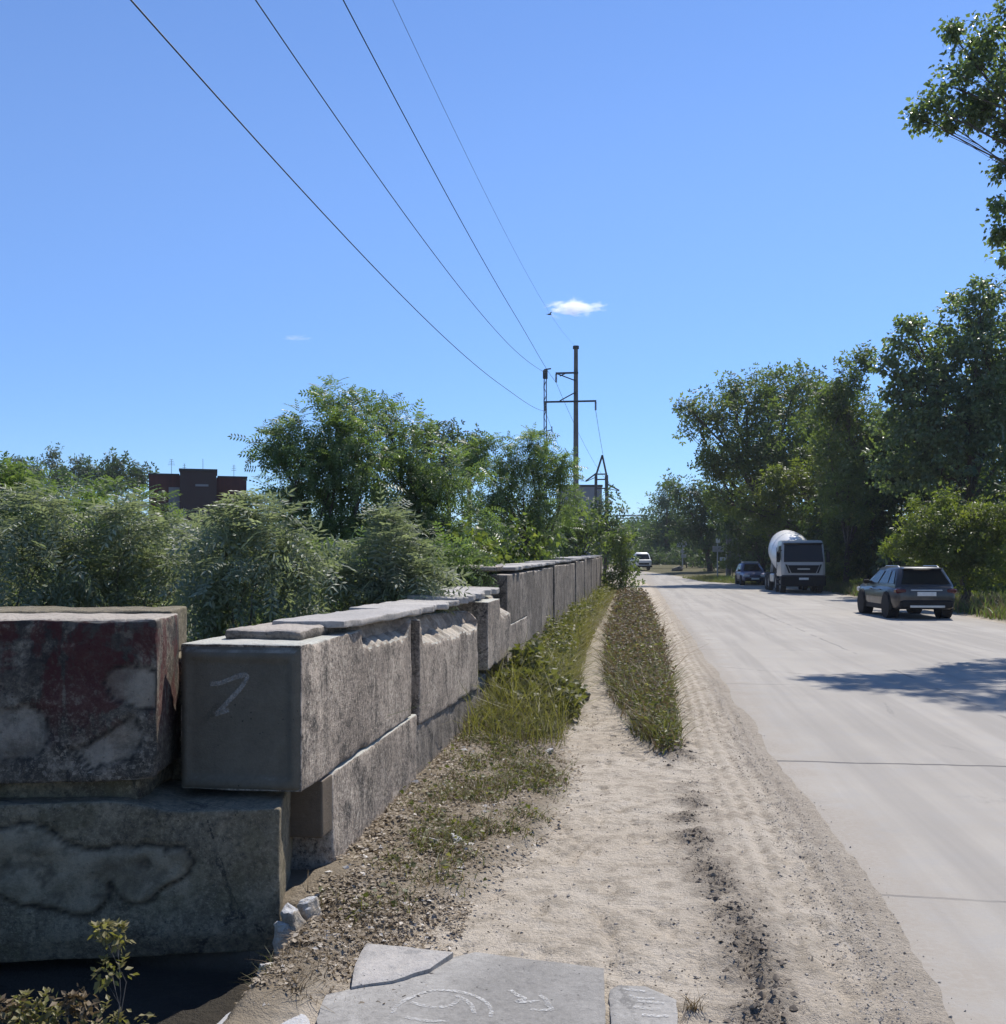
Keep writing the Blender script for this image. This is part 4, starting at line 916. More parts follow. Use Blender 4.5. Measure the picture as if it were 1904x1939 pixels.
blades('verge_grass', 'dry grass on the right verge behind the parked suv', x_, y_, .2 + .45 * rng.random(len(x_)), .03, 'straw', 85, .5)
x_, y_ = spread(rng, 16000, 10.5, 16, 20, 80, lambda x, y: .9 + 0 * x, 1.2)
blades('verge_weeds', 'green weeds on the right verge under the trees', x_, y_, .2 + .5 * rng.random(len(x_)), .04, 'maple', 86, .5)
x_, y_ = spread(rng, 30000, -14, -2.4, 6, 60, lambda x, y: .9 + 0 * x, 1.5)
blades('undergrowth', 'rank grass and undergrowth behind the wall', x_, y_, .4 + .8 * rng.random(len(x_)), .035, 'dark', 87, .5)
def leaves(name, label, x, y, L, mat, seed, lift=.02, tm=T_SIMPLE, upv=.9, jit=.5):
    rng = np.random.default_rng(seed); n = len(x); z = ground_h(x, y) + rise(y) + rng.random(n) * lift
    a = rng.uniform(0, 6.28, n); d = np.stack([np.cos(a), np.sin(a), rng.normal(0, .25, n)], -1)
    V_, F_ = scatter(tm, np.stack([warp(x, y), y, z], -1), d, rdir(rng, n) * jit + np.array([0, 0, upv]), L * rng.uniform(.5, 1.5, n), rng)
    r = np.clip(rng.random(n) ** 1.4, 0, 1)
    return tag(nmesh(name, V_, F_, M[mat], None, False, {'rnd': np.repeat(r, len(tm[0]))}), label, kind='stuff')
x_, y_ = spread(rng, 36000, -1.62, -.4, 4.2, 14, lambda x, y: sstep(verge_r(y) + .25, verge_r(y) - .2, x) * sstep(.3, .55, fbm2(x, y, 3.2, 63, 3)) * (.4 + .6 * sstep(-1.05, -1.35, x)), 1.3)
leaves('leaf_litter', 'dry leaves and rubble chips along the foot of the wall', x_, y_, .028, 'litter', 91)
x_, y_ = spread(rng, 9000, -1.6, -.3, 4.2, 13, lambda x, y: d_verge(x, y) * .8, 1.2)
leaves('small_weeds', 'small leafy weeds in the grass along the wall', x_, y_, .03, 'weed', 92, .07, T_HEART, .5, 1.0)
x_, y_ = spread(rng, 10000, 0, .8, 3.6, 11, lambda x, y: np.exp(-((x - clod_c(y)) / .10) ** 2) * sstep(.40, .60, fbm2(x, y, 2.2, 21, 3) + .14 * sstep(7, 4.2, y)), 1.2)
leaves('plant_debris', 'dark crumbled soil and plant debris in a line along the wheel track', x_, y_, .011, 'debris', 93, .03, T_SIMPLE, .4, 1.0)
x_, y_ = spread(rng, 9000, -1.2, 1.2, 3.6, 12, lambda x, y: .55 * sstep(.42, .62, fbm2(x, y, 1.7, 64, 3)) * sstep(1.25, .9, x), 1.1)
leaves('fine_debris', 'small twigs and bits scattered over the sandy path', x_, y_, .013, 'debris', 94, .008, T_SIMPLE, .6, .8)
x_, y_ = spread(rng, 52000, -1.62, -.5, 9.5, 46, lambda x, y: sstep(verge_r(y) + .05, verge_r(y) - .2, x) * sstep(.36, .58, fbm2(x, y, 1.8, 69, 3)) * (.12 + .88 * sstep(9.5, 13, y)), 1.5)
leaves('verge_weeds', 'leafy weeds standing in the tall grass along the far wall', x_, y_, .03 + .0018 * y_, 'weed', 191, .10 + .5 * sstep(9.5, 14, y_) * fbm2(x_, y_, 1.1, 72, 2) * 1.4, T_SIMPLE, .4, 1.0)
x_, y_ = spread(rng, 46000, -.8, .7, 9.0, 42, lambda x, y: median(x, y) * sstep(.34, .55, fbm2(x, y, 2.1, 70, 3)), 1.6)
z_up = np.interp(y_, [9, 11, 14], [.16, .40, .60])
dry = rng.random(len(x_)) < np.interp(y_, [8.5, 12, 16, 40], [.22, .4, .6, .62])
leaves('dry_seed_heads', 'brown seed heads and dry leaves in the weed strip beside the road', x_[dry], y_[dry], .018 + .0018 * y_[dry], 'straw', 192, z_up[dry], T_SIMPLE, .3, 1.0)
leaves('strip_weeds', 'leafy green weeds in the strip beside the road', x_[~dry], y_[~dry], .022 + .0018 * y_[~dry], 'weed', 193, z_up[~dry] * .8, T_SIMPLE, .4, 1.0)
x_, y_ = spread(rng, 5200, -1.55, -.85, 3.75, 5.0, lambda x, y: sstep(.36, .60, fbm2(x, y, 3.5, 75, 3)) * sstep(-.95, -1.1, x), 1.0)
blades('dry_turf', 'sparse dry turf between the broken slabs and the wall corner', x_, y_, .015 + .055 * rng.random(len(x_)) ** 2, .006, 'straw', 182, 1.2)
x_, y_ = spread(rng, 5200, -1.6, -.8, 3.75, 5.0, lambda x, y: sstep(.32, .55, fbm2(x, y, 4.1, 76, 3)), 1.0)
leaves('dry_litter', 'dry leaves and crumbs on the bare soil by the broken slabs', x_, y_, .022, 'litter', 183)
# gravel
OCT = np.array([(1, 0, 0), (-1, 0, 0), (0, 1, 0), (0, -1, 0), (0, 0, 1), (0, 0, -1)], float)
OF = np.array([(0, 2, 4), (2, 1, 4), (1, 3, 4), (3, 0, 4), (2, 0, 5), (1, 2, 5), (3, 1, 5), (0, 3, 5)])
def gravel(name, label, x, y, s, mat, seed):
    rng = np.random.default_rng(seed); n = len(x); z = ground_h(x, y) + rise(y) + s * .15
    z = np.maximum(z, rise(y) + s * .3)
    V_ = np.stack([warp(x, y), y, z], -1)[:, None] + OCT[None] * (s[:, None, None] * rng.uniform(.5, 1.2, (n, 6, 1))) * np.array([1, 1, .6]) + rng.normal(0, .2, (n, 6, 3)) * s[:, None, None]
    F_ = (OF[None] + (np.arange(n) * 6)[:, None, None]).reshape(-1, 3)
    return tag(nmesh(name, V_.reshape(-1, 3), F_, mat, None, False), label, kind='stuff')
M['gravel'] = plain('gravel_stone', (.30, .27, .235), .9, var=.45, sc_=30)
M['stone'] = plain('pale_stone', (.52, .49, .45), .9, var=.2, sc_=20)
def near_edge(x, y): e = road_edge(y); return np.exp(-((x - e + .16) / .14) ** 2)
x_, y_ = spread(rng, 20000, .6, 1.45, 3.5, 15, near_edge, 1.3)
gravel('gravel', 'loose gravel along the edge of the pavement', x_, y_, .003 + .006 * rng.random(len(x_)) ** 3, M['gravel'], 95)
x_, y_ = spread(rng, 6000, -1.5, 1.0, 3.6, 12, lambda x, y: .6 + 0 * x, 1.2)
gravel('pebbles', 'small pebbles on the sandy path', x_, y_, .003 + .009 * rng.random(len(x_)) ** 4, M['gravel'], 96)
x_, y_ = spread(rng, 9000, 0, .85, 3.6, 11, lambda x, y: np.exp(-((x - clod_c(y)) / .085) ** 2) * sstep(.42, .60, fbm2(x, y, 2.2, 21, 3) + .12 * sstep(7, 4.2, y)), 1.2)
M['clod'] = plain('soil_clod', (.15, .122, .093), .95, var=.4, sc_=25)
gravel('soil_clods', 'crumbly dark soil clods in a line along the wheel track', x_, y_, .004 + .020 * rng.random(len(x_)) ** 2.5, M['clod'], 98)
x_, y_ = spread(rng, 420, -1.6, -.9, 4.3, 11, lambda x, y: .8 + 0 * x, 1.2)
gravel('stone_chips', 'pale chips of concrete lying along the wall', x_, y_, .008 + .022 * rng.random(len(x_)) ** 3, M['stone'], 97)

# bright weed by the wall, corner weeds, small tufts
def weed(name, label, cat, x, y, pts, mat, L, dens, sub, seed, tm=T_HEART, group=None, **kw):
    z = gz(x, y); bl = [((x + a, y + b, z + c), r) for a, b, c, r in pts]
    return plant(name, label, cat, (x, y, z), bl, mat, tm, L, dens, sub, seed, group, trunk_r=.006, stems=3, crown='leaves', bark='bark_grey', limbs=1, **kw)
weed('leafy_weed', 'green broad leaved weed against the wall below the jutting block', 'weed', -1.35, 11.6, [(0, 0, .25, .22), (.1, .3, .3, .22), (-.05, -.3, .2, .2), (.05, .1, .5, .16), (.15, .8, .25, .2), (0, .5, .55, .13)], 'weed', .09, 11, .10, 501)
weed('leafy_weed', 'darker spreading weed beside the bright one, next to the litter', 'weed', -1.0, 10.6, [(0, 0, .12, .2), (.2, .1, .14, .2), (-.2, .2, .15, .2), (.15, .5, .16, .22), (-.1, .8, .2, .22)], 'weed', .08, 12, .10, 502)
for k, (u, v, w_, h, lab) in enumerate([(60, 1925, .34, .26, 'low weed clump at the bottom left corner, in front of the shade'), (200, 1900, .17, .50, 'tall flowering weed lit by the sun in front of the dark shade'), (135, 1925, .12, .28, 'short stalky weed between the clump and the tall flowering weed'), (8, 1915, .18, .26, 'reddish low weed in the very bottom left corner')]):
    p = P(u, 1960, 3.62); x, y = p[0], p[1]
    z = gz(x, y)
    pts = [(0, 0, h * .5, w_ * .4), (w_ * .4, .03, h * .45, w_ * .35), (-w_ * .4, -.03, h * .4, w_ * .35), (.02, 0, h * .9, w_ * .3), (w_ * .2, .02, h * 1.15, w_ * .2), (-w_ * .1, .0, h * 1.2, w_ * .15)]
    weed('wild_weed', lab, 'weed', x, y, pts, 'straw' if k in (2, 3) else 'olive', .030, 6, .05, 510 + k, T_SIMPLE, 'weeds in the bottom left corner', shoots=2)
for k, (u, v, s_, lab) in enumerate([(560, 1905, .10, 'spiky dry tuft between the two pale slabs at the bottom'), (500, 1850, .09, 'dark small tuft on the edge of the shade by the corner block'), (1310, 1925, .09, 'thin dry tuft beside the small chalked slab')]):
    p = G(u, v); z = gz(p[0], p[1])
    rr = np.random.default_rng(600 + k); n = 34
    o = blades('grass_tuft', None, p[0] + rr.normal(0, .018, n), p[1] + rr.normal(0, .018, n), s_ * rr.uniform(.5, 1.2, n), .006, 'straw' if k != 1 else 'weed', 600 + k, .9)
    if 'kind' in o: del o['kind']
    tag(o, lab, 'grass tuft', 'grass tufts near the slabs')

# rubble and litter
def rock(name, label, cat, loc, size, seed, mat, group=None, rot=0, chip=.3, rough=.2):
    L = max(size); V_, F_ = rbox(size[1], size[0], size[2], L / 9, L * .08, L * chip * .5, L * rough * .35, seed)
    V_ = V_ - np.array([size[0] / 2, size[1] / 2, size[2] * .15])
    so = seed * 1.7
    V_ = V_ * (1 + .5 * (fbm(V_ / L * 2.1 + so, seed, 3)[:, None] - .5))
    V_ = V_ + L * .09 * (np.stack([fbm(V_ / L * 6 + so + 5 * k_, seed + k_, 3) for k_ in range(3)], -1) - .5)
    o = nmesh(name, V_, F_, M[mat], None, False); o.location = loc; o.rotation_euler = (.3 * math.sin(seed), .3 * math.cos(seed * 2), rot)
    return tag(o, label, cat, group)
for k, (u, v, s, lab) in enumerate([(543, 1790, (.075, .08, .20), 'tall jagged white rubble piece leaning on the cracked block'), (565, 1782, (.07, .07, .17), 'second jagged white rubble piece, between the cracked block and the wall'), (588, 1768, (.065, .07, .12), 'short jagged white rubble piece against the wall foot'), (515, 1825, (.10, .06, .06), 'flat pale rubble piece at the edge of the dark shade')]):
    p = G(u, v); rock('rubble_piece', lab, 'rubble', (p[0], p[1], gz(p[0], p[1])), s, 620 + k, 'pale', 'white rubble at the wall corner', k * 1.3, .5, .5)
for k, (u, v, s, lab) in enumerate([(975, 1372, (.10, .09, .11), 'white lump of stone at the foot of the wall, in the weeds'), (1003, 1368, (.05, .05, .05), 'small white stone just right of the white lump'), (862, 1618, (.10, .06, .03), 'flat white chip in the leaf litter'), (820, 1625, (.06, .05, .03), 'small pale chip left of the flat white chip'), (1040, 1440, (.08, .05, .03), 'pale chip on the edge of the sandy path')]):
    p = G(u, v); rock('white_stone', lab, 'stone', (p[0], p[1], gz(p[0], p[1]) + .01), s, 640 + k, 'pale', 'pale stones beside the path', k)
M['paper'] = plain('white_paper', (.72, .72, .70), .7, var=.06)
M['bag_dark'] = plain('dark_plastic', (.03, .035, .032), .4)
def crumple(name, label, loc, size, seed, mat):
    V_, F_ = rbox(size[1], size[0], size[2], .012, .02, .02, .02, seed); V_ = V_ - np.array([size[0] / 2, size[1] / 2, 0])
    V_ = V_ + .045 * (np.stack([fbm(V_ * 18, seed + k, 3) for k in range(3)], -1) - .5)
    o = nmesh(name, V_, F_, mat, None, False); o.location = loc; o.rotation_euler = (0, .4, .8); return tag(o, label, 'litter', 'litter in the weeds')
p = G(1092, 1326); crumple('crumpled_bag', 'crumpled white bag at the edge of the path', (p[0], p[1], gz(p[0], p[1])), (.13, .12, .10), 661, M['paper'])
p = G(1108, 1330); crumple('dark_wrapper', 'dark wrapper touching the crumpled white bag', (p[0], p[1], gz(p[0], p[1])), (.07, .06, .10), 662, M['bag_dark'])
p = G(1010, 1305); crumple('crumpled_paper', 'crumpled white paper lying on top of the weeds', (p[0], p[1], gz(p[0], p[1]) + .08), (.08, .07, .06), 663, M['paper'])
p = G(970, 1340); m = MB(); m.tube([(-.14, 0, .03), (0, .01, .05), (.15, .02, .035)], [.008, .01, .006], 6); o = m.build('pale_stick', M['paper'], None, True); o.location = (p[0], p[1], gz(p[0], p[1]) + .05); o.rotation_euler = (0, 0, .3); tag(o, 'pale stick lying across the weeds by the wall', 'stick')

# ------------------------------------------------------------------ air
hz = MB(); hz.box(-880, 880, -70, 880, -1.6, 22); t = NT('haze_air'); pv = t.n('VolumePrincipled'); pv.inputs['Color'].default_value = (.80, .88, 1, 1); pv.inputs['Density'].default_value = 0.00022; pv.inputs['Anisotropy'].default_value = .2
t.t.links.new(pv.outputs[0], t.out.inputs['Volume']); tag(hz.build('haze', t.m), 'thin dusty air that pales the far end of the road', kind='stuff')

# ------------------------------------------------------------------ power line
M['pole'] = plain('grey_pole_concrete', (.145, .135, .125), .9, var=.25, sc_=3)
M['steel'] = plain('dark_steel', (.055, .057, .06), .6, .4, var=.3)
M['glass_ins'] = plain('insulator_glass', (.10, .10, .10), .25, var=.1)
M['wire'] = plain('wire_metal', (.06, .065, .075), .55, .5)
pb = P(1090, 1060, 60); PX, PY = pb[0], pb[1]
def zv(v, d): return EYE + (1060 - v) / FPX * d
pole = thing('utility_pole', 'tall grey concrete power pole with two crossarms, rising over the bushes', 'utility pole', (PX, PY, 0))
m = MB(); m.tube([(0, 0, -.3), (0, 0, 6), (0, 0, zv(657, 60))], [.19, .165, .12], 12); m.build('shaft', M['pole'], pole, True)
m = MB(); m.tube([(0, 0, zv(657, 60) - .12), (0, 0, zv(657, 60) + .05)], .19, 10); m.build('cap', M['steel'], pole, True)
def arm(z, x0, x1, braces):
    m = MB(); m.bar((x0, -.16, z), (x1, -.16, z), .09, .10)
    for (xa, za, xb, zb) in braces: m.bar((xa, -.18, za), (xb, -.18, zb), .06)
    return m.build('crossarm', M['steel'], pole)
ZU, ZL = zv(707, 60), zv(761, 60)
arm(ZU, -1.2, .15, [(-1.15, ZU - .02, 0, ZU - .48), (-.95, ZU - .18, -.55, ZU + .0)])
arm(ZL, -1.85, 1.22, [(-.95, ZL + .05, 0, ZL + .55)])
def insulator(x, z, L=.5):
    m = MB(); prof = []
    for k in range(7): h = -L * k / 7; prof += [(.03, h), (.075, h - L * .05), (.075, h - L * .08), (.03, h - L * .12)]
    m.lathe(prof, 'z', 10, (x, -.16, z - .06)); m.build('insulator', M['glass_ins'], pole, True)
insulator(-1.17, ZU); insulator(1.18, ZL); insulator(-1.82, ZL)
mast = thing('thin_mast', 'thin lattice mast standing just left of the concrete power pole', 'mast', (P(1032, 1060, 60.5)[0], P(1032, 1060, 60.5)[1], 0))
m = MB(); ztop = zv(700, 60.5); r = .09
for sx in (-1, 1):
    for sy in (-1, 1): m.bar((sx * r, sy * r, -.3), (sx * r * .7, sy * r * .7, ztop), .045)
z = 0; k = 0
while z < ztop - .5:
    s = 1 if k % 2 else -1
    m.bar((-r * s, -r, z), (r * s, -r, z + .45), .02); m.bar((-r * s, r, z), (r * s, r, z + .45), .02); m.bar((-r, -r * s, z), (-r, r * s, z + .45), .02); z += .45; k += 1
m.build('lattice', M['steel'], mast)
m = MB(); m.box(-.14, .14, -.12, .12, ztop - .55, ztop - .05, .02); m.bar((-.05, 0, ztop), (.35, 0, ztop + .05), .07); m.build('head_box', M['steel'], mast)
m = MB(); m.bar((0, 0, zv(815, 60)), (.42, 0, zv(812, 60)), .05); m.bar((.40, 0, zv(812, 60) - .15), (.40, 0, zv(812, 60) + .2), .05); m.build('bracket', M['steel'], mast)
q2 = P(1140, 1060, 120)
tower = thing('pylon', 'distant two legged power pylon with drooping arms, right of the grey building', 'pylon', (q2[0], q2[1], 0))
zt = zv(862, 120); m = MB()
m.bar((-.85, 0, 0), (-.75, 0, zv(900, 120)), .34); m.bar((.55, 0, 0), (.50, 0, zv(900, 120)), .40)
m.bar((-.75, 0, zv(900, 120)), (0, 0, zt), .22); m.bar((.50, 0, zv(900, 120)), (0, 0, zt), .22)
for v in (898, 908, 925): m.bar((-.8, -.1, zv(v, 120)), (.6, -.1, zv(v, 120)), .15)
m.build('legs', M['steel'], tower)
m = MB(); m.bar((-.7, 0, zv(896, 120)), (-2.0, 0, zv(911, 120)), .16); m.bar((-.7, 0, zv(903, 120)), (-2.0, 0, zv(912, 120)), .08); m.build('arm', M['steel'], tower)
m = MB(); m.bar((.6, 0, zv(917, 120)), (2.0, 0, zv(929, 120)), .16); m.bar((.6, 0, zv(925, 120)), (2.0, 0, zv(930, 120)), .08); m.build('arm', M['steel'], tower)
m = MB(); m.bar((.6, 0, zv(938, 120)), (1.6, 0, zv(948, 120)), .14); m.build('arm', M['steel'], tower)
WGp = 'power lines'
def wire(label, X, co, xe, ye, ze, rad=.011, far=None):
    ys_ = np.concatenate([np.arange(-25, 57, 1.5), [ye]]); zf = np.polyval(co, ys_); w = sstep(40, ye, ys_)
    zf = zf + w * (ze - np.polyval(co, ye)); xf = X + w * (xe - X)
    pts = [tuple(q) for q in np.stack([xf, ys_, zf], -1)]
    if far is not None:
        a = np.array(pts[-1]); b = np.array(far)
        for t in np.linspace(0, 1, 14)[1:]: q = a + (b - a) * t; q[2] -= 4 * 1.3 * t * (1 - t); pts.append(tuple(q))
    m = MB(); m.tube(pts, rad, 6); o = m.build('power_line', M['wire'], None, True); tag(o, label, 'power line', WGp)
wire('lowest power line, running to the left end of the lower crossarm', -5.42, [1.487e-3, -4.173e-2, 8.0728], PX - 1.82, PY - .16, ZL - .55, .0105, (q2[0] - 2, q2[1], zv(911, 120)))
wire('second lowest power line, running to the top of the thin mast', -5.42, [1.471e-3, -4.243e-2, 10.0874], P(1032, 1060, 60.4)[0], PY + .4, zv(705, 60.4), .0105)
wire('steep power line running to the tip of the upper crossarm', -4.8, [9.696e-4, -3.276e-2, 11.2621], PX - 1.17, PY - .16, ZU - .55, .0115, (q2[0] + 2, q2[1], zv(929, 120)))
wire('thinnest and faintest power line, the rightmost, running to the pole top', -3.59, [1.2583e-3, 1.2926e-3, 9.7716], PX, PY, zv(657, 60), .004)
m = MB(); a = np.array([PX + 1.18, PY - .16, ZL - .55]); b = np.array([q2[0] + 1.6, q2[1], zv(948, 120)])
m.tube([tuple(a + (b - a) * t - np.array([0, 0, 5 * t * (1 - t)])) for t in np.linspace(0, 1, 16)], .013, 6)
tag(m.build('power_line', M['wire'], None, True), 'short power line from the right insulator of the pole towards the distant pylon', 'power line', WGp)
# bird
bp = P(1040, 596, 45); m = MB()
m.tube([(-.10, 0, 0), (-.04, 0, .01), (.05, 0, .015), (.10, 0, .01)], [.012, .035, .03, .008], 8)
m.quad((-.02, .02, .02), (.05, .02, .02), (.0, .22, .08), (-.05, .20, .07), .006); m.quad((-.02, -.02, .02), (-.05, -.20, .07), (.0, -.22, .08), (.05, -.02, .02), .006)
m.add([(-.09, .015, 0), (-.09, -.015, 0), (-.17, -.03, 0), (-.17, .03, 0), (-.09, 0, .01)], [(0, 1, 2, 3), (0, 4, 1)])
o = m.build('bird', M['bag_dark'], None); o.location = bp; o.rotation_euler = (0, 0, .6); tag(o, 'tiny dark bird in the sky just under the white cloud', 'bird')

# clouds: real volumes far away
def cloud(label, u, v, d, size, dens, seed):
    t = NT('cloud_vapour'); tc = t.n('TexCoord'); ob = tc.outputs['Object']; mp = t.n('Mapping'); mp.inputs['Location'].default_value = (seed, seed * 2, 0); t.t.links.new(ob, mp.inputs[0])
    x = t.n('VectorMath'); x.operation = 'LENGTH'; t.t.links.new(ob, x.inputs[0])
    n = t.noise(mp.outputs[0], 2.2, 5, .6, .4)
    f = t.math('SUBTRACT', t.math('ADD', t.rng(x.outputs['Value'], 1.0, .0), t.math('MULTIPLY', n, 2.2)), 1.62)
    dn = t.math('MULTIPLY', t.math('MAXIMUM', f, 0.0), dens)
    pv = t.n('VolumePrincipled'); pv.inputs['Color'].default_value = (1, 1, 1, 1); pv.inputs['Anisotropy'].default_value = .45; t.put(pv.inputs['Density'], dn)
    t.t.links.new(pv.outputs[0], t.out.inputs['Volume'])
    me = bpy.data.meshes.new('cloud'); import bmesh
    bm = bmesh.new(); bmesh.ops.create_icosphere(bm, subdivisions=3, radius=1.0); bm.to_mesh(me); bm.free(); me.materials.append(t.m)
    o = link(bpy.data.objects.new('cloud', me)); c = P(u, v, d); o.location = c; o.scale = [q * d / FPX for q in size]; o.rotation_euler = (0, 0, YAW)
    return tag(o, label, 'cloud', 'small clouds')
cloud('small white cloud above the top of the power pole', 1090, 584, 1500, (85, 60, 26), .20, 3)
cloud('faint wisp of cloud low in the sky left of the power pole', 560, 640, 1500, (50, 40, 9), .05, 7)

# ------------------------------------------------------------------ buildings
t = NT('dark_red_brick'); co = t.coord(False); br = t.n('TexBrick'); t.t.links.new(co, br.inputs['Vector']); br.inputs['Scale'].default_value = 3.2
t.put(br.inputs['Color1'], (.125, .048, .042)); t.put(br.inputs['Color2'], (.095, .038, .035)); t.put(br.inputs['Mortar'], (.07, .05, .047))
cbr = t.mix(t.rng(t.noise(co, .8, 5), .4, .7, 0, .5), br.outputs['Color'], (.07, .032, .03)); M['brick'] = t.done(t.bsdf(cbr, .9, 0, .3))
M['bgrey'] = plain('grey_panel', (.22, .22, .235), .85, var=.15, sc_=.6)
M['bdark'] = plain('roof_felt', (.05, .045, .045), .9)
M['window_dark'] = plain('dark_window_glass', (.02, .022, .026), .12)
bb = P(378, 1060, 72); bld = thing('brick_building', 'dark red brick building with a flat roof and antennas, behind the shrubs', 'building', (bb[0], bb[1], 0), YAW + .28)
k72 = 72 / FPX
m = MB(); m.box(-1.35, 1.15, 0, 4.2, 0, zv(892, 72)); m.build('stair_tower', M['brick'], bld)
m = MB(); m.box(-1.42, 1.22, -.07, 4.27, zv(892, 72), zv(888, 72)); m.build('parapet', M['bdark'], bld)
m = MB(); m.box(-3.5, -1.36, 1.0, 8, 0, zv(899, 72)); m.box(1.16, 3.3, 1.6, 9, 0, zv(900, 72)); m.build('wing', M['brick'], bld)
m = MB(); m.box(-3.56, -1.43, .95, 8.05, zv(899, 72), zv(896, 72)); m.box(1.23, 3.36, 1.55, 9.05, zv(900, 72), zv(897, 72)); m.build('roof_edge', M['bdark'], bld)
m = MB(); m.box(-2.15, -1.40, .90, .99, 2.0, zv(922, 72)); m.build('grey_panel', M['bgrey'], bld)
m = MB(); m.box(-.3, .6, -.02, .04, zv(921, 72), zv(917, 72)); m.build('window', M['bgrey'], bld)
for (x, h, w) in ((-2.0, 1.0, .30), (-1.1, .7, .2), (.2, 1.1, 0), (2.4, .7, .22)):
    z0 = zv(893, 72); m = MB(); m.tube([(x, 2, z0 - .3), (x, 2, z0 + h)], .016, 5)
    if w:
        for j in range(4): m.tube([(x - w * (.4 + .15 * j), 2, z0 + h - .13 * j), (x + w * (.4 + .15 * j), 2, z0 + h - .13 * j)], .011, 4)
    m.build('antenna', M['steel'], bld)
gb = P(1100, 1060, 150); gbl = thing('grey_building', 'flat roofed grey building behind the power pole', 'building', (gb[0], gb[1], .8), YAW)
m = MB(); m.box(-3.2, 3.1, 0, 9, -1, zv(922, 150) - .8); m.build('walls', M['bgrey'], gbl)
m = MB(); m.box(-3.3, 3.2, -.1, 9.1, zv(922, 150) - .8, zv(918, 150) - .8); m.build('roof', M['bdark'], gbl)
for x in (-2.2, -.4, 1.4):
    m = MB(); m.box(x, x + 1.0, -.05, .03, 7.2, 8.6); m.build('window', M['window_dark'], gbl)
M['white_wall'] = plain('white_wall', (.68, .69, .70), .8, var=.05)
wb = P(1188, 1060, 300); wbl = thing('white_building', 'tiny white building at the end of the road under a dark gantry', 'building', (wb[0], wb[1], .8), YAW)
m = MB(); m.box(-1.6, 2.0, 0, 6, 0, zv(992, 300) - .8); m.build('walls', M['white_wall'], wbl)
m = MB(); m.add([(-1.8, -.2, zv(992, 300) - .8), (2.2, -.2, zv(992, 300) - .8), (2.2, 6.2, zv(992, 300) - .8), (-1.8, 6.2, zv(992, 300) - .8), (.2, -.2, zv(987, 300) - .8), (.2, 6.2, zv(987, 300) - .8)], [(0, 1, 4), (2, 3, 5), (1, 2, 5, 4), (3, 0, 4, 5), (3, 2, 1, 0)]); m.build('roof', M['bgrey'], wbl)
gq = P(1192, 1060, 285); gan = thing('gantry', 'dark pipe gantry spanning the far end of the road', 'gantry', (gq[0], gq[1], .8), YAW)
m = MB(); zg = zv(976, 285) - .8; m.bar((-4, 0, zg), (5, 0, zg), .35); m.bar((-4, 0, zg - .9), (5, 0, zg - .9), .25)
for x in np.arange(-4, 5, 1.0): m.bar((x, 0, zg - .9), (x + .5, 0, zg), .12); m.bar((x + .5, 0, zg), (x + 1, 0, zg - .9), .12)
m.build('truss', M['bgrey'], gan)
m = MB(); m.bar((-3.6, 0, -1), (-3.6, 0, zg), .5); m.build('leg', M['bgrey'], gan); m = MB(); m.bar((4.6, 0, -1), (4.6, 0, zg), .5); m.build('leg', M['bgrey'], gan)

# ------------------------------------------------------------------ signs, posts
M['sign'] = plain('grey_sign_back', (.36, .37, .39), .5, .3); M['sign_white'] = plain('sign_white', (.62, .63, .64), .5)
s1 = foot(1358, 86); sg = thing('road_sign', 'sign post with a small white panel above a wide grey one, near the gate pillars', 'road sign', s1, YAW)
def zz(v, d, o): return zv(v, d) - o[2]
m = MB(); m.tube([(0, 0, -.2), (0, 0, zz(1018, 86, s1))], .05, 8); m.build('post', M['sign'], sg, True)
for (x0, x1, va, vb, mt) in ((-.16, .20, 1028, 1020, 'sign_white'), (-.44, .54, 1045, 1034, 'sign'), (.18, .72, 1062, 1055, 'sign_white')):
    m = MB(); m.box(x0, x1, -.09, -.06, zz(va, 86, s1), zz(vb, 86, s1), .008); m.build('panel', M[mt], sg)
s2 = foot(1292, 116); sg = thing('road_sign', 'grey sign post with stacked panels, farther along under the dark tree', 'road sign', s2, YAW)
m = MB(); m.tube([(0, 0, -.2), (0, 0, zz(1018, 116, s2))], .06, 8); m.build('post', M['sign'], sg, True)
for (x0, x1, va, vb) in ((-.7, .5, 1036, 1026), (-.25, .45, 1047, 1041), (-.2, .4, 1056, 1050)):
    m = MB(); m.box(x0, x1, -.10, -.06, zz(va, 116, s2), zz(vb, 116, s2), .008); m.build('panel', M['sign'], sg)
for (u, w, lab) in ((1379, .42, 'left concrete gate pillar among the dark trees'), (1396, .40, 'right concrete gate pillar among the dark trees')):
    q = foot(u, 90); m = MB(); m.box(-w / 2, w / 2, -.2, .2, -.2, zv(1004, 90) - q[2], .02); m.box(-w / 2 - .06, w / 2 + .06, -.26, .26, zv(1004, 90) - q[2], zv(1001, 90) - q[2], .01)
    o = m.build('gate_pillar', M['pole'], None); o.location = q; o.rotation_euler = (0, 0, YAW); tag(o, lab, 'gate pillar', 'gate pillars')
# low rubble heap on the road side, grass island by the blue car
hp = foot(1283, 108); rock('rubble_heap', 'dark heap of rubble at the far road edge below the sign post', 'rubble', (hp[0], hp[1], hp[2]), (1.2, .8, .45), 671, 'block_far')
x_, y_ = spread(np.random.default_rng(5), 5000, 9.6, 13, 70, 90, lambda x, y: .9 + 0 * x, 1)
blades('corner_grass', 'dry grass on the corner in front of the sign posts', x_, y_, .12 + .25 * np.random.default_rng(6).random(len(x_)), .05, 'weed', 88, .5)

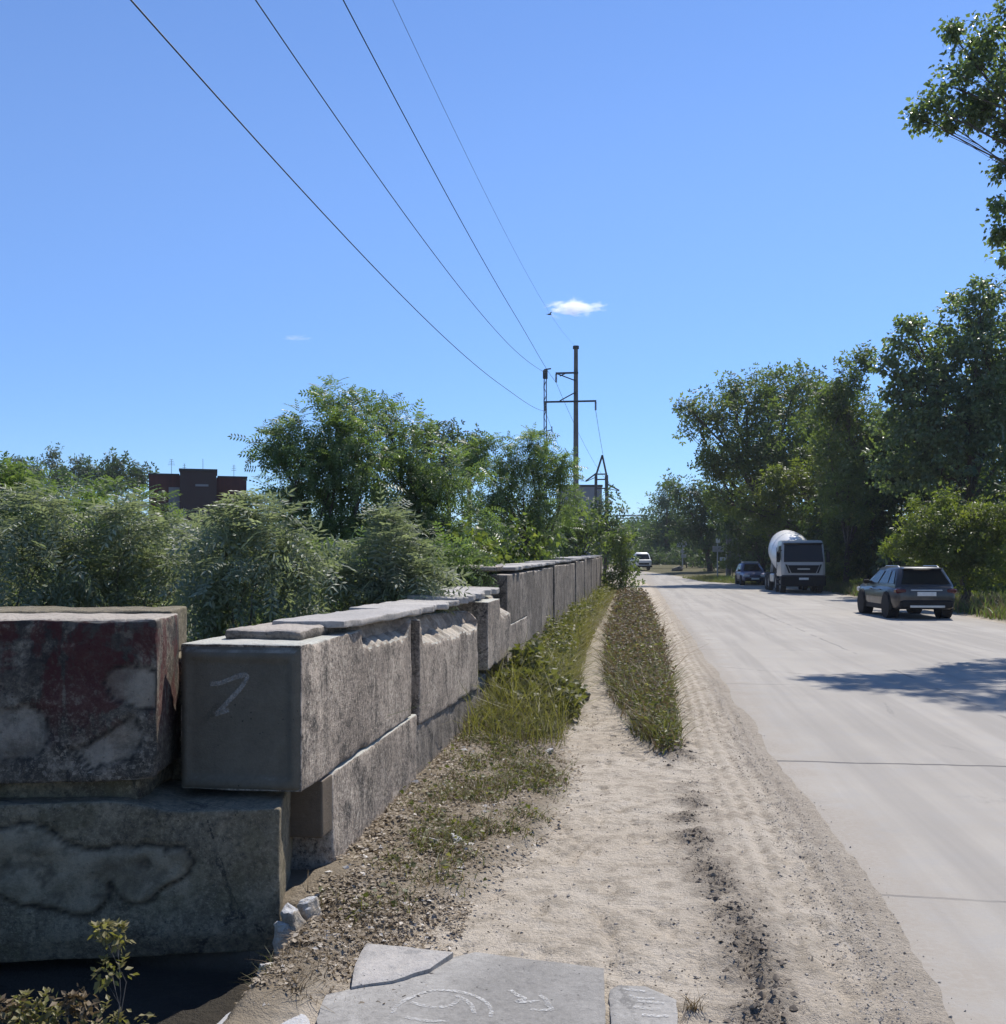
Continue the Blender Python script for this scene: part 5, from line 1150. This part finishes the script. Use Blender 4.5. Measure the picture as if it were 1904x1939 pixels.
# ------------------------------------------------------------------ vehicles
def carpaint(name, col, rough=.28, metal=.5, dust_toplight=.35):
    t = NT(name); co = t.coord(False); x, y, z = t.xyz(co)
    d = t.math('MULTIPLY', t.rng(t.noise(co, 3, 5), .3, .7), t.rng(z, 1.2, .3, .25, 1)); c = t.mix(t.math('MULTIPLY', d, dust_toplight), col, (.24, .20, .16))
    return t.done(t.bsdf(c, t.math('ADD', rough, t.math('MULTIPLY', d, .3)), metal, .5, Coat_Weight=.4))
M['suv'] = carpaint('dark_grey_paint', (.03, .031, .034)); M['blue'] = carpaint('blue_violet_paint', (.10, .10, .19), .35, .3)
M['truck_white'] = carpaint('white_truck_paint', (.36, .36, .35), .4, 0, .3); M['van_white'] = carpaint('white_van_paint', (.72, .72, .70), .4, 0, .2)
M['drum'] = carpaint('white_drum_paint', (.74, .73, .70), .45, 0, .55)
M['glass'] = plain('tinted_glass', (.010, .011, .013), .10, 0, .3, var=.05); M['tyre'] = plain('tyre_rubber', (.018, .018, .019), .85, var=.2); M['rim'] = plain('alloy_rim', (.42, .43, .44), .35, .9, var=.05)
M['black'] = plain('black_plastic', (.014, .014, .015), .75, 0, .2, var=.15); M['silver_trim'] = plain('silver_trim', (.5, .5, .5), .35, .8); M['red_lamp'] = plain('red_tail_lamp', (.07, .006, .008), .2); M['lamp'] = plain('clear_lamp', (.6, .62, .64), .12, .2); M['plate'] = plain('number_plate', (.62, .62, .60), .5)
def wheel(parent, x, y, r, w, side):
    t = MB(); s = side
    prof = [(r * .66, -w / 2), (r * .93, -w / 2), (r, -w * .3), (r, w * .3), (r * .93, w / 2), (r * .66, w / 2), (r * .62, 0)]
    e = bpy.data.objects.new('wheel', None); C.objects.link(e); e.parent = parent; e.location = (x, y, r); e.empty_display_size = .2
    t.lathe(prof + [prof[0]], 'x', 28, caps=False); t.build('tyre', M['tyre'], e, True)
    t = MB(); t.lathe([(r * .64, -w * .42 * s), (r * .66, w * .40 * s), (r * .58, w * .36 * s), (r * .54, w * .2 * s), (.01, w * .2 * s)], 'x', 24, caps=False)
    for k in range(5):
        a = 2 * math.pi * k / 5; ca, sa = math.cos(a), math.sin(a)
        t.bar((w * .30 * s, ca * r * .1, sa * r * .1), (w * .34 * s, ca * r * .6, sa * r * .6), r * .13, r * .07)
    t.lathe([(r * .14, w * .2 * s), (r * .13, w * .38 * s), (.005, w * .38 * s)], 'x', 12); t.build('rim', M['rim'], e, True)
def superring(y, w, zb, zt, k=.22, n=7):
    """rounded body section at station y: half width w, from zb to zt"""
    pts = []; h = zt - zb
    half = [(0.0, zb), (w * .80, zb), (w * .95, zb + h * .07), (w, zb + h * .30), (w * 1.0, zb + h * .52), (w * .985, zb + h * .72), (w * .95, zb + h * .90), (w * .86, zt - .004), (0.0, zt + .012)]
    pts = half + [(-x, z) for x, z in half[-2:0:-1]]
    return [(x, y, z) for x, z in pts]
def car(name, label, cat, loc, rotz, L, Wd, H, belt, paint, wr, hood=.9, front_axle=.9, rear_axle=.85, wagon=True, group=None, rails=False):
    """y forward; origin at ground centre"""
    t = thing(name, label, cat, loc, rotz, group); w = Wd / 2; f, r = L / 2, -L / 2
    st = [(r, w * .80, .46, belt * .80), (r + .05, w * .90, .36, belt * .96), (r + .22, w * .975, .28, belt), (r + .9, w, .25, belt + .01), (0, w, .24, belt), (f - 1.35, w * .995, .25, belt - .02), (f - 1.0, w * .985, .25, belt - .06), (f - .45, w * .95, .26, hood - .03), (f - .14, w * .87, .30, hood - .12), (f, w * .72, .36, hood - .30)]
    m = MB(); m.loft([superring(*q) for q in st]); body = m.build('body', paint, t, True)
    # cabin: painted shell with glass let in
    yb0, yb1, yt0, yt1 = (r + .10, f - 1.15, r + .42, f - 2.05) if wagon else (r + .55, f - 1.15, r + 1.0, f - 2.05)
    wb_, wt = w * .93, w * .70; zr = H - .03
    def sec(y0, y1, ww, z, rd=.12): return [(-ww, y0 + rd, z), (-ww + rd, y0, z), (ww - rd, y0, z), (ww, y0 + rd, z), (ww, (y0 + y1) / 2, z), (ww, y1 - rd, z), (ww - rd * 1.6, y1, z), (-ww + rd * 1.6, y1, z), (-ww, y1 - rd, z), (-ww, (y0 + y1) / 2, z)]
    m = MB(); m.loft([sec(yb0, yb1, wb_, belt - .08), sec(yb0 + .02, yb1 - .05, wb_ * .99, belt + .02), sec(yt0, yt1, wt * 1.04, zr - .04), sec(yt0 + .06, yt1 - .05, wt * .96, zr), sec(yt0 + .3, yt1 - .3, wt * .7, zr + .03)]); m.build('cabin', paint, t, True)
    def lerp(a, b, s): return a + (b - a) * s
    def face(p00, p10, p11, p01, u0, u1, v0, v1, off, nm, mt, par=t):
        A = [np.array(q, float) for q in (p00, p10, p11, p01)]
        def at(u, v): return A[0] * (1 - u) * (1 - v) + A[1] * u * (1 - v) + A[2] * u * v + A[3] * (1 - u) * v
        n = np.cross(A[1] - A[0], A[3] - A[0]); n /= np.linalg.norm(n); o = n * off
        m = MB(); m.quad(at(u0, v0) + o, at(u1, v0) + o, at(u1 - .03, v1) + o, at(u0 + .03, v1) + o, .006); return m.build(nm, mt, par)
    z0, z1 = belt + .02, zr - .04
    face((-wb_ + .1, yb0 + .0, z0), (wb_ - .1, yb0 + .0, z0), (wt - .06, yt0, z1), (-wt + .06, yt0, z1), .02, .98, .06, .92, .012, 'rear_window', M['glass'])
    face((wb_ - .17, yb1 - .04, z0), (-wb_ + .17, yb1 - .04, z0), (-wt + .15, yt1, z1), (wt - .15, yt1, z1), .0, 1.0, .03, .95, .012, 'windshield', M['glass'])
    for s in (-1, 1):
        a0, a1, b1, b0 = (s * wb_ * .995, yb0 + .14, z0), (s * wb_ * .995, yb1 - .18, z0), (s * wt * 1.04, yt1 - .12, z1), (s * wt * 1.04, yt0 + .12, z1)
        if s > 0: q = (a0, a1, b1, b0); rng_ = ((.04, .22), (.25, .56), (.60, .93))
        else: q = (a1, a0, b0, b1); rng_ = ((.78, .96), (.44, .75), (.07, .40))
        for (u0, u1) in rng_: face(*q, u0, u1, .06, .88, .012, 'side_window', M['glass'])
        m = MB(); m.box(s * (w + .02) - .09, s * (w + .02) + .09, f - 1.62, f - 1.50, belt + .0, belt + .14, .03); m.build('mirror', M['black'], t)
        # wheel arches and sills
        for ya in (r + rear_axle, f - front_axle):
            m = MB(); pts = [(s * (w * .965), ya + (wr + .055) * math.cos(a), wr + (wr + .055) * math.sin(a)) for a in np.linspace(-.25, math.pi + .25, 15)]
            m.tube(pts, .05, 6); m.build('wheel_arch', M['black'], t, True)
            m = MB(); m.lathe([(wr + .03, -.16), (wr + .03, .16)], 'x', 24, (s * (w * .86), ya, wr + .01)); m.build('wheel_well', M['black'], t)
            wheel(t, s * (w - .12), ya, wr, .22, s)
        m = MB(); m.box(s * w * .96 - .03, s * w * .96 + .03, r + rear_axle + wr + .1, f - front_axle - wr - .1, .24, .40, .02); m.build('sill', M['black'], t)
        for yh in (-.75, .15):
            m = MB(); m.box(s * (w + .002) - .015, s * (w + .002) + .015, yh, yh + .2, belt - .16, belt - .13, .006); m.build('handle', paint, t)
        if rails:
            m = MB(); m.tube([(s * wt * .90, yt0 + .25, zr + .0), (s * wt * .90, yt0 + .4, zr + .045), (s * wt * .90, yt1 - .4, zr + .045), (s * wt * .90, yt1 - .25, zr + .0)], .016, 6); m.build('roof_rail', M['silver_trim'], t, True)
        m = MB(); m.box(s * w * .80 - .15, s * w * .80 + .15, r + .0, r + .26, belt - .22, belt - .09, .03); m.build('tail_light', M['red_lamp'], t)
        m = MB(); m.box(s * w * .66 - .22, s * w * .66 + .22, f - .26, f - .02, hood - .30, hood - .15, .03); m.build('headlight', M['lamp'], t)
    m = MB(); m.box(-w * .84, w * .84, r - .06, r + .12, .32, .56, .05); m.build('rear_bumper', M['black'], t)
    m = MB(); m.box(-w * .55, w * .55, r - .075, r - .05, .34, .41, .008); m.build('bumper_trim', M['silver_trim'], t)
    m = MB(); m.box(-.27, .27, r - .015, r + .02, belt - .30, belt - .18, .006); m.build('number_plate', M['plate'], t)
    m = MB(); m.box(-.45, .45, r - .005, r + .04, belt - .15, belt - .11, .01); m.build('tailgate_trim', M['silver_trim'], t)
    m = MB(); m.box(-wt * .9, wt * .9, yt0 - .16, yt0 + .12, zr - .05, zr - .01, .02); m.build('spoiler', paint, t)
    m = MB(); m.box(-w * .80, w * .80, f - .10, f + .05, .28, .52, .05); m.build('front_bumper', M['black'], t)
    m = MB(); m.box(-w * .45, w * .45, f - .10, f - .01, .54, .66, .02); m.build('grille', M['black'], t)
    m = MB(); m.box(-.26, .26, f + .05, f + .07, .38, .49, .004); m.build('number_plate', M['plate'], t)
    return t
def at_px(u, d, dz=0): p = foot(u, d); return (p[0], p[1], float(rise(p[1])) + .008 + dz)
car('parked_suv', 'dark grey suv parked on the right edge of the road, seen from behind', 'car', at_px(1708, 31.6), .06, 4.4, 1.80, 1.54, .98, M['suv'], .35, 1.0, .92, .88, True, None, True)
t = car('parked_car', 'blue violet car parked behind the mixer truck, facing the camera', 'car', at_px(1421, 70), math.pi + .03, 4.2, 1.70, 1.50, .92, M['blue'], .30, .86)
m = MB(); [m.tube([(-.5, y, 1.56), (.5, y, 1.56)], .03, 6) for y in (-.9, -.2)]; [m.tube([(s * .5, -1.1, 1.55), (s * .5, 0, 1.55)], .03, 6) for s in (-1, 1)]; m.build('roof_rack', M['sign_white'], t)

# concrete mixer truck, y forward (towards the camera after turning)
tp = at_px(1521, 52.2); tr = thing('mixer_truck', 'white concrete mixer truck parked on the right roadside, facing the camera', 'truck', (tp[0], tp[1] + 3.9, tp[2]), math.pi); tr.scale = (.925, .925, .925)
F0 = 4.2      # front of the cab
def cabsec(z, yf, w, yb=2.05, c=.16): return [(-w, yb, z), (w, yb, z), (w, yf - c, z), (w - c, yf, z), (-w + c, yf, z), (-w, yf - c, z)]
m = MB(); m.loft([cabsec(.95, F0 - .02, 1.18), cabsec(1.1, F0, 1.2), cabsec(1.72, F0 - .02, 1.2), cabsec(2.72, F0 - .26, 1.14), cabsec(2.95, F0 - .42, 1.10), cabsec(3.0, F0 - .62, 1.02, 2.15)]); m.build('cab', M['truck_white'], tr, True)
m = MB(); m.quad((1.08, F0 - .010, 1.76), (-1.08, F0 - .010, 1.76), (-1.02, F0 - .255, 2.74), (1.02, F0 - .255, 2.74), .012); m.build('windshield', M['glass'], tr)
m = MB(); m.box(-1.06, 1.06, F0 - .42, F0 - .12, 2.74, 2.84, .03); m.build('sun_visor', M['black'], tr)
m = MB(); m.add([(.86, F0 + .012, 1.58), (-.86, F0 + .012, 1.58), (-.66, F0 + .012, 1.14), (.66, F0 + .012, 1.14), (.86, F0 + .04, 1.58), (-.86, F0 + .04, 1.58), (-.66, F0 + .04, 1.14), (.66, F0 + .04, 1.14)], [(0, 1, 2, 3), (7, 6, 5, 4), (0, 4, 5, 1), (1, 5, 6, 2), (2, 6, 7, 3), (3, 7, 4, 0)]); gr = m.build('grille', M['black'], tr)
m = MB(); m.box(-.34, .34, F0 + .04, F0 + .055, 1.33, 1.40, .004); m.build('badge', M['silver_trim'], gr)
for s in (-1, 1):
    m = MB(); m.quad((s * 1.0, F0 + .015, 1.62), (s * .90, F0 + .015, 1.62), (s * .72, F0 + .015, 1.14), (s * .82, F0 + .015, 1.14), .012); m.build('air_duct', M['black'], tr)
    q = [(s * 1.19, F0 - .30, 1.85), (s * 1.19, 2.75, 1.85), (s * 1.15, 2.75, 2.66), (s * 1.15, F0 - .50, 2.66)]
    m = MB(); m.quad(*[(x + s * .012, y, z) for x, y, z in q], .006); m.build('side_window', M['glass'], tr)
    m = MB(); m.box(s * 1.36 - .10, s * 1.36 + .10, F0 - .25, F0 - .12, 1.75, 2.35, .04); m.bar((s * 1.15, F0 - .3, 2.42), (s * 1.38, F0 - .2, 2.38), .04); m.build('mirror', M['black'], tr)
    m = MB(); m.box(s * .93 - .22, s * .93 + .22, F0 - .02, F0 + .07, .80, .98, .03); m.build('headlight', M['lamp'], tr)
    m = MB(); m.box(s * 1.2 - .015, s * 1.2 + .015, 2.2, 2.23, 1.1, 2.6); m.build('door_seam', M['black'], tr)
    m = MB(); m.box(s * 1.21 - .012, s * 1.21 + .012, 2.32, 2.5, 1.55, 1.6, .004); m.build('handle', M['black'], tr)
    m = MB(); m.box(s * 1.02 - .2, s * 1.02 + .2, 2.35, 3.3, .42, .52, .02); m.box(s * 1.02 - .2, s * 1.02 + .2, 2.45, 3.2, .72, .80, .02); m.build('step', M['black'], tr)
    for ya in (3.35 - .15, 1.35, -1.9, -3.25): wheel(tr, s * 1.02, ya, .50, .30, s)
    for ya in (3.2, 1.35, -1.9, -3.25):
        m = MB(); pts = [(s * 1.04, ya + .60 * math.cos(a), .5 + .60 * math.sin(a)) for a in np.linspace(.15, math.pi - .15, 11)]; m.tube(pts, .045, 6); m.build('mudguard', M['black'], tr, True)
    m = MB(); m.box(s * 1.0 - .2, s * 1.0 + .2, -.95, .45, .55, 1.05, .06); m.build('side_tank', M['silver_trim'] if s > 0 else M['black'], tr)
m = MB(); m.box(-1.22, 1.22, F0 - .30, F0 + .10, .38, 1.02, .08); m.build('bumper', M['black'], tr)
m = MB(); m.box(-.26, .26, F0 + .10, F0 + .115, .76, .88, .004); m.build('number_plate', M['plate'], tr)
m = MB(); m.box(-.45, -.15, -4.2, 3.9, .72, 1.0, .02); m.box(.15, .45, -4.2, 3.9, .72, 1.0, .02); m.box(-1.1, 1.1, -4.1, 1.9, 1.0, 1.10, .02); m.build('chassis', M['black'], tr)
th = math.radians(13); Rm = np.array([[1, 0, 0], [0, math.cos(th), math.sin(th)], [0, -math.sin(th), math.cos(th)]])
prof = [(.35, 3.05), (.62, 3.0), (1.0, 2.25), (1.20, 1.3), (1.24, .3), (1.18, -.6), (.98, -1.8), (.72, -2.8), (.60, -3.05), (.5, -3.0)]
m = MB(); m.lathe(prof, 'y', 40, (0, -1.0, 2.38), Rm); dr = m.build('drum', M['drum'], tr, True)
m = MB()
for k in range(2):
    pts = []
    for s_ in np.linspace(0, 1, 60):
        h = 2.6 - 5.2 * s_; rr = np.interp(-h, [-3.05, -3.0, -2.25, -1.3, -.3, .6, 1.8, 2.8, 3.05], [.35, .62, 1.0, 1.2, 1.24, 1.18, .98, .72, .6]) + .004
        a = 2 * math.pi * (1.6 * s_ + k / 2); pts.append(Rm @ np.array([rr * math.cos(a), h, rr * math.sin(a)]) + np.array([0, -1.0, 2.38]))
    m.tube(pts, .018, 5)
m.build('drum_weld', M['drum'], dr, True)
m = MB(); m.box(-.55, .55, 1.75, 2.0, 1.1, 2.2, .03); m.build('front_pedestal', M['black'], tr)
m = MB(); m.bar((-.75, -3.6, 1.05), (-.55, -3.7, 2.9), .14); m.bar((.75, -3.6, 1.05), (.55, -3.7, 2.9), .14); m.bar((-.6, -3.7, 2.85), (.6, -3.7, 2.85), .14); m.build('rear_frame', M['truck_white'], tr)
m = MB(); m.loft([[(-.5, -3.75, 3.25), (.5, -3.75, 3.25), (.5, -4.6, 3.25), (-.5, -4.6, 3.25)], [(-.25, -3.9, 2.7), (.25, -3.9, 2.7), (.25, -4.4, 2.7), (-.25, -4.4, 2.7)]]); m.bar((0, -4.2, 3.2), (.4, -4.8, 1.6), .3, .15); m.build('chute', M['truck_white'], tr)
# white van coming along far away
vp = at_px(1206, 114); vn = thing('white_van', 'white van driving towards the camera far down the road, half behind the bush', 'van', vp, math.pi + .35)
def vsec(z, y0, y1, w, c=.18): return [(-w + c, y0, z), (w - c, y0, z), (w, y0 + c, z), (w, y1 - c, z), (w - c, y1, z), (-w + c, y1, z), (-w, y1 - c, z), (-w, y0 + c, z)]
m = MB(); m.loft([vsec(.45, -2.2, 2.15, .90), vsec(.6, -2.25, 2.2, .95), vsec(1.15, -2.25, 2.15, .97), vsec(1.22, -2.25, 1.9, .96), vsec(1.88, -2.2, 1.55, .86), vsec(2.03, -2.05, 1.35, .74)]); m.build('body', M['van_white'], vn, True)
m = MB(); m.quad((.78, 1.93, 1.25), (-.78, 1.93, 1.25), (-.72, 1.64, 1.82), (.72, 1.64, 1.82), .01); m.build('windshield', M['glass'], vn)
m = MB(); m.box(-.62, .62, 2.14, 2.2, .62, .86, .02); m.build('grille', M['black'], vn)
m = MB(); m.box(-.95, .95, 2.1, 2.28, .34, .56, .03); m.build('bumper', M['black'], vn)
for s in (-1, 1):
    m = MB(); m.lathe([(.13, 2.1), (.13, 2.2), (.1, 2.22), (.01, 2.22)], 'y', 14, (s * .74, 0, .95)); m.build('headlight', M['lamp'], vn, True)
    m = MB(); m.box(s * 1.1 - .09, s * 1.1 + .09, 1.55, 1.65, 1.2, 1.5, .03); m.bar((s * .9, 1.6, 1.4), (s * 1.1, 1.6, 1.4), .03); m.build('mirror', M['black'], vn)
    for ya in (1.35, -1.35): wheel(vn, s * .82, ya, .36, .22, s)
    m = MB(); q = [(s * .955, 1.55, 1.25), (s * .955, -1.9, 1.25), (s * .875, -1.9, 1.8), (s * .875, 1.3, 1.8)]; m.quad(*[(x + s * .01, y, z) for x, y, z in q], .006); m.build('side_window', M['glass'], vn)
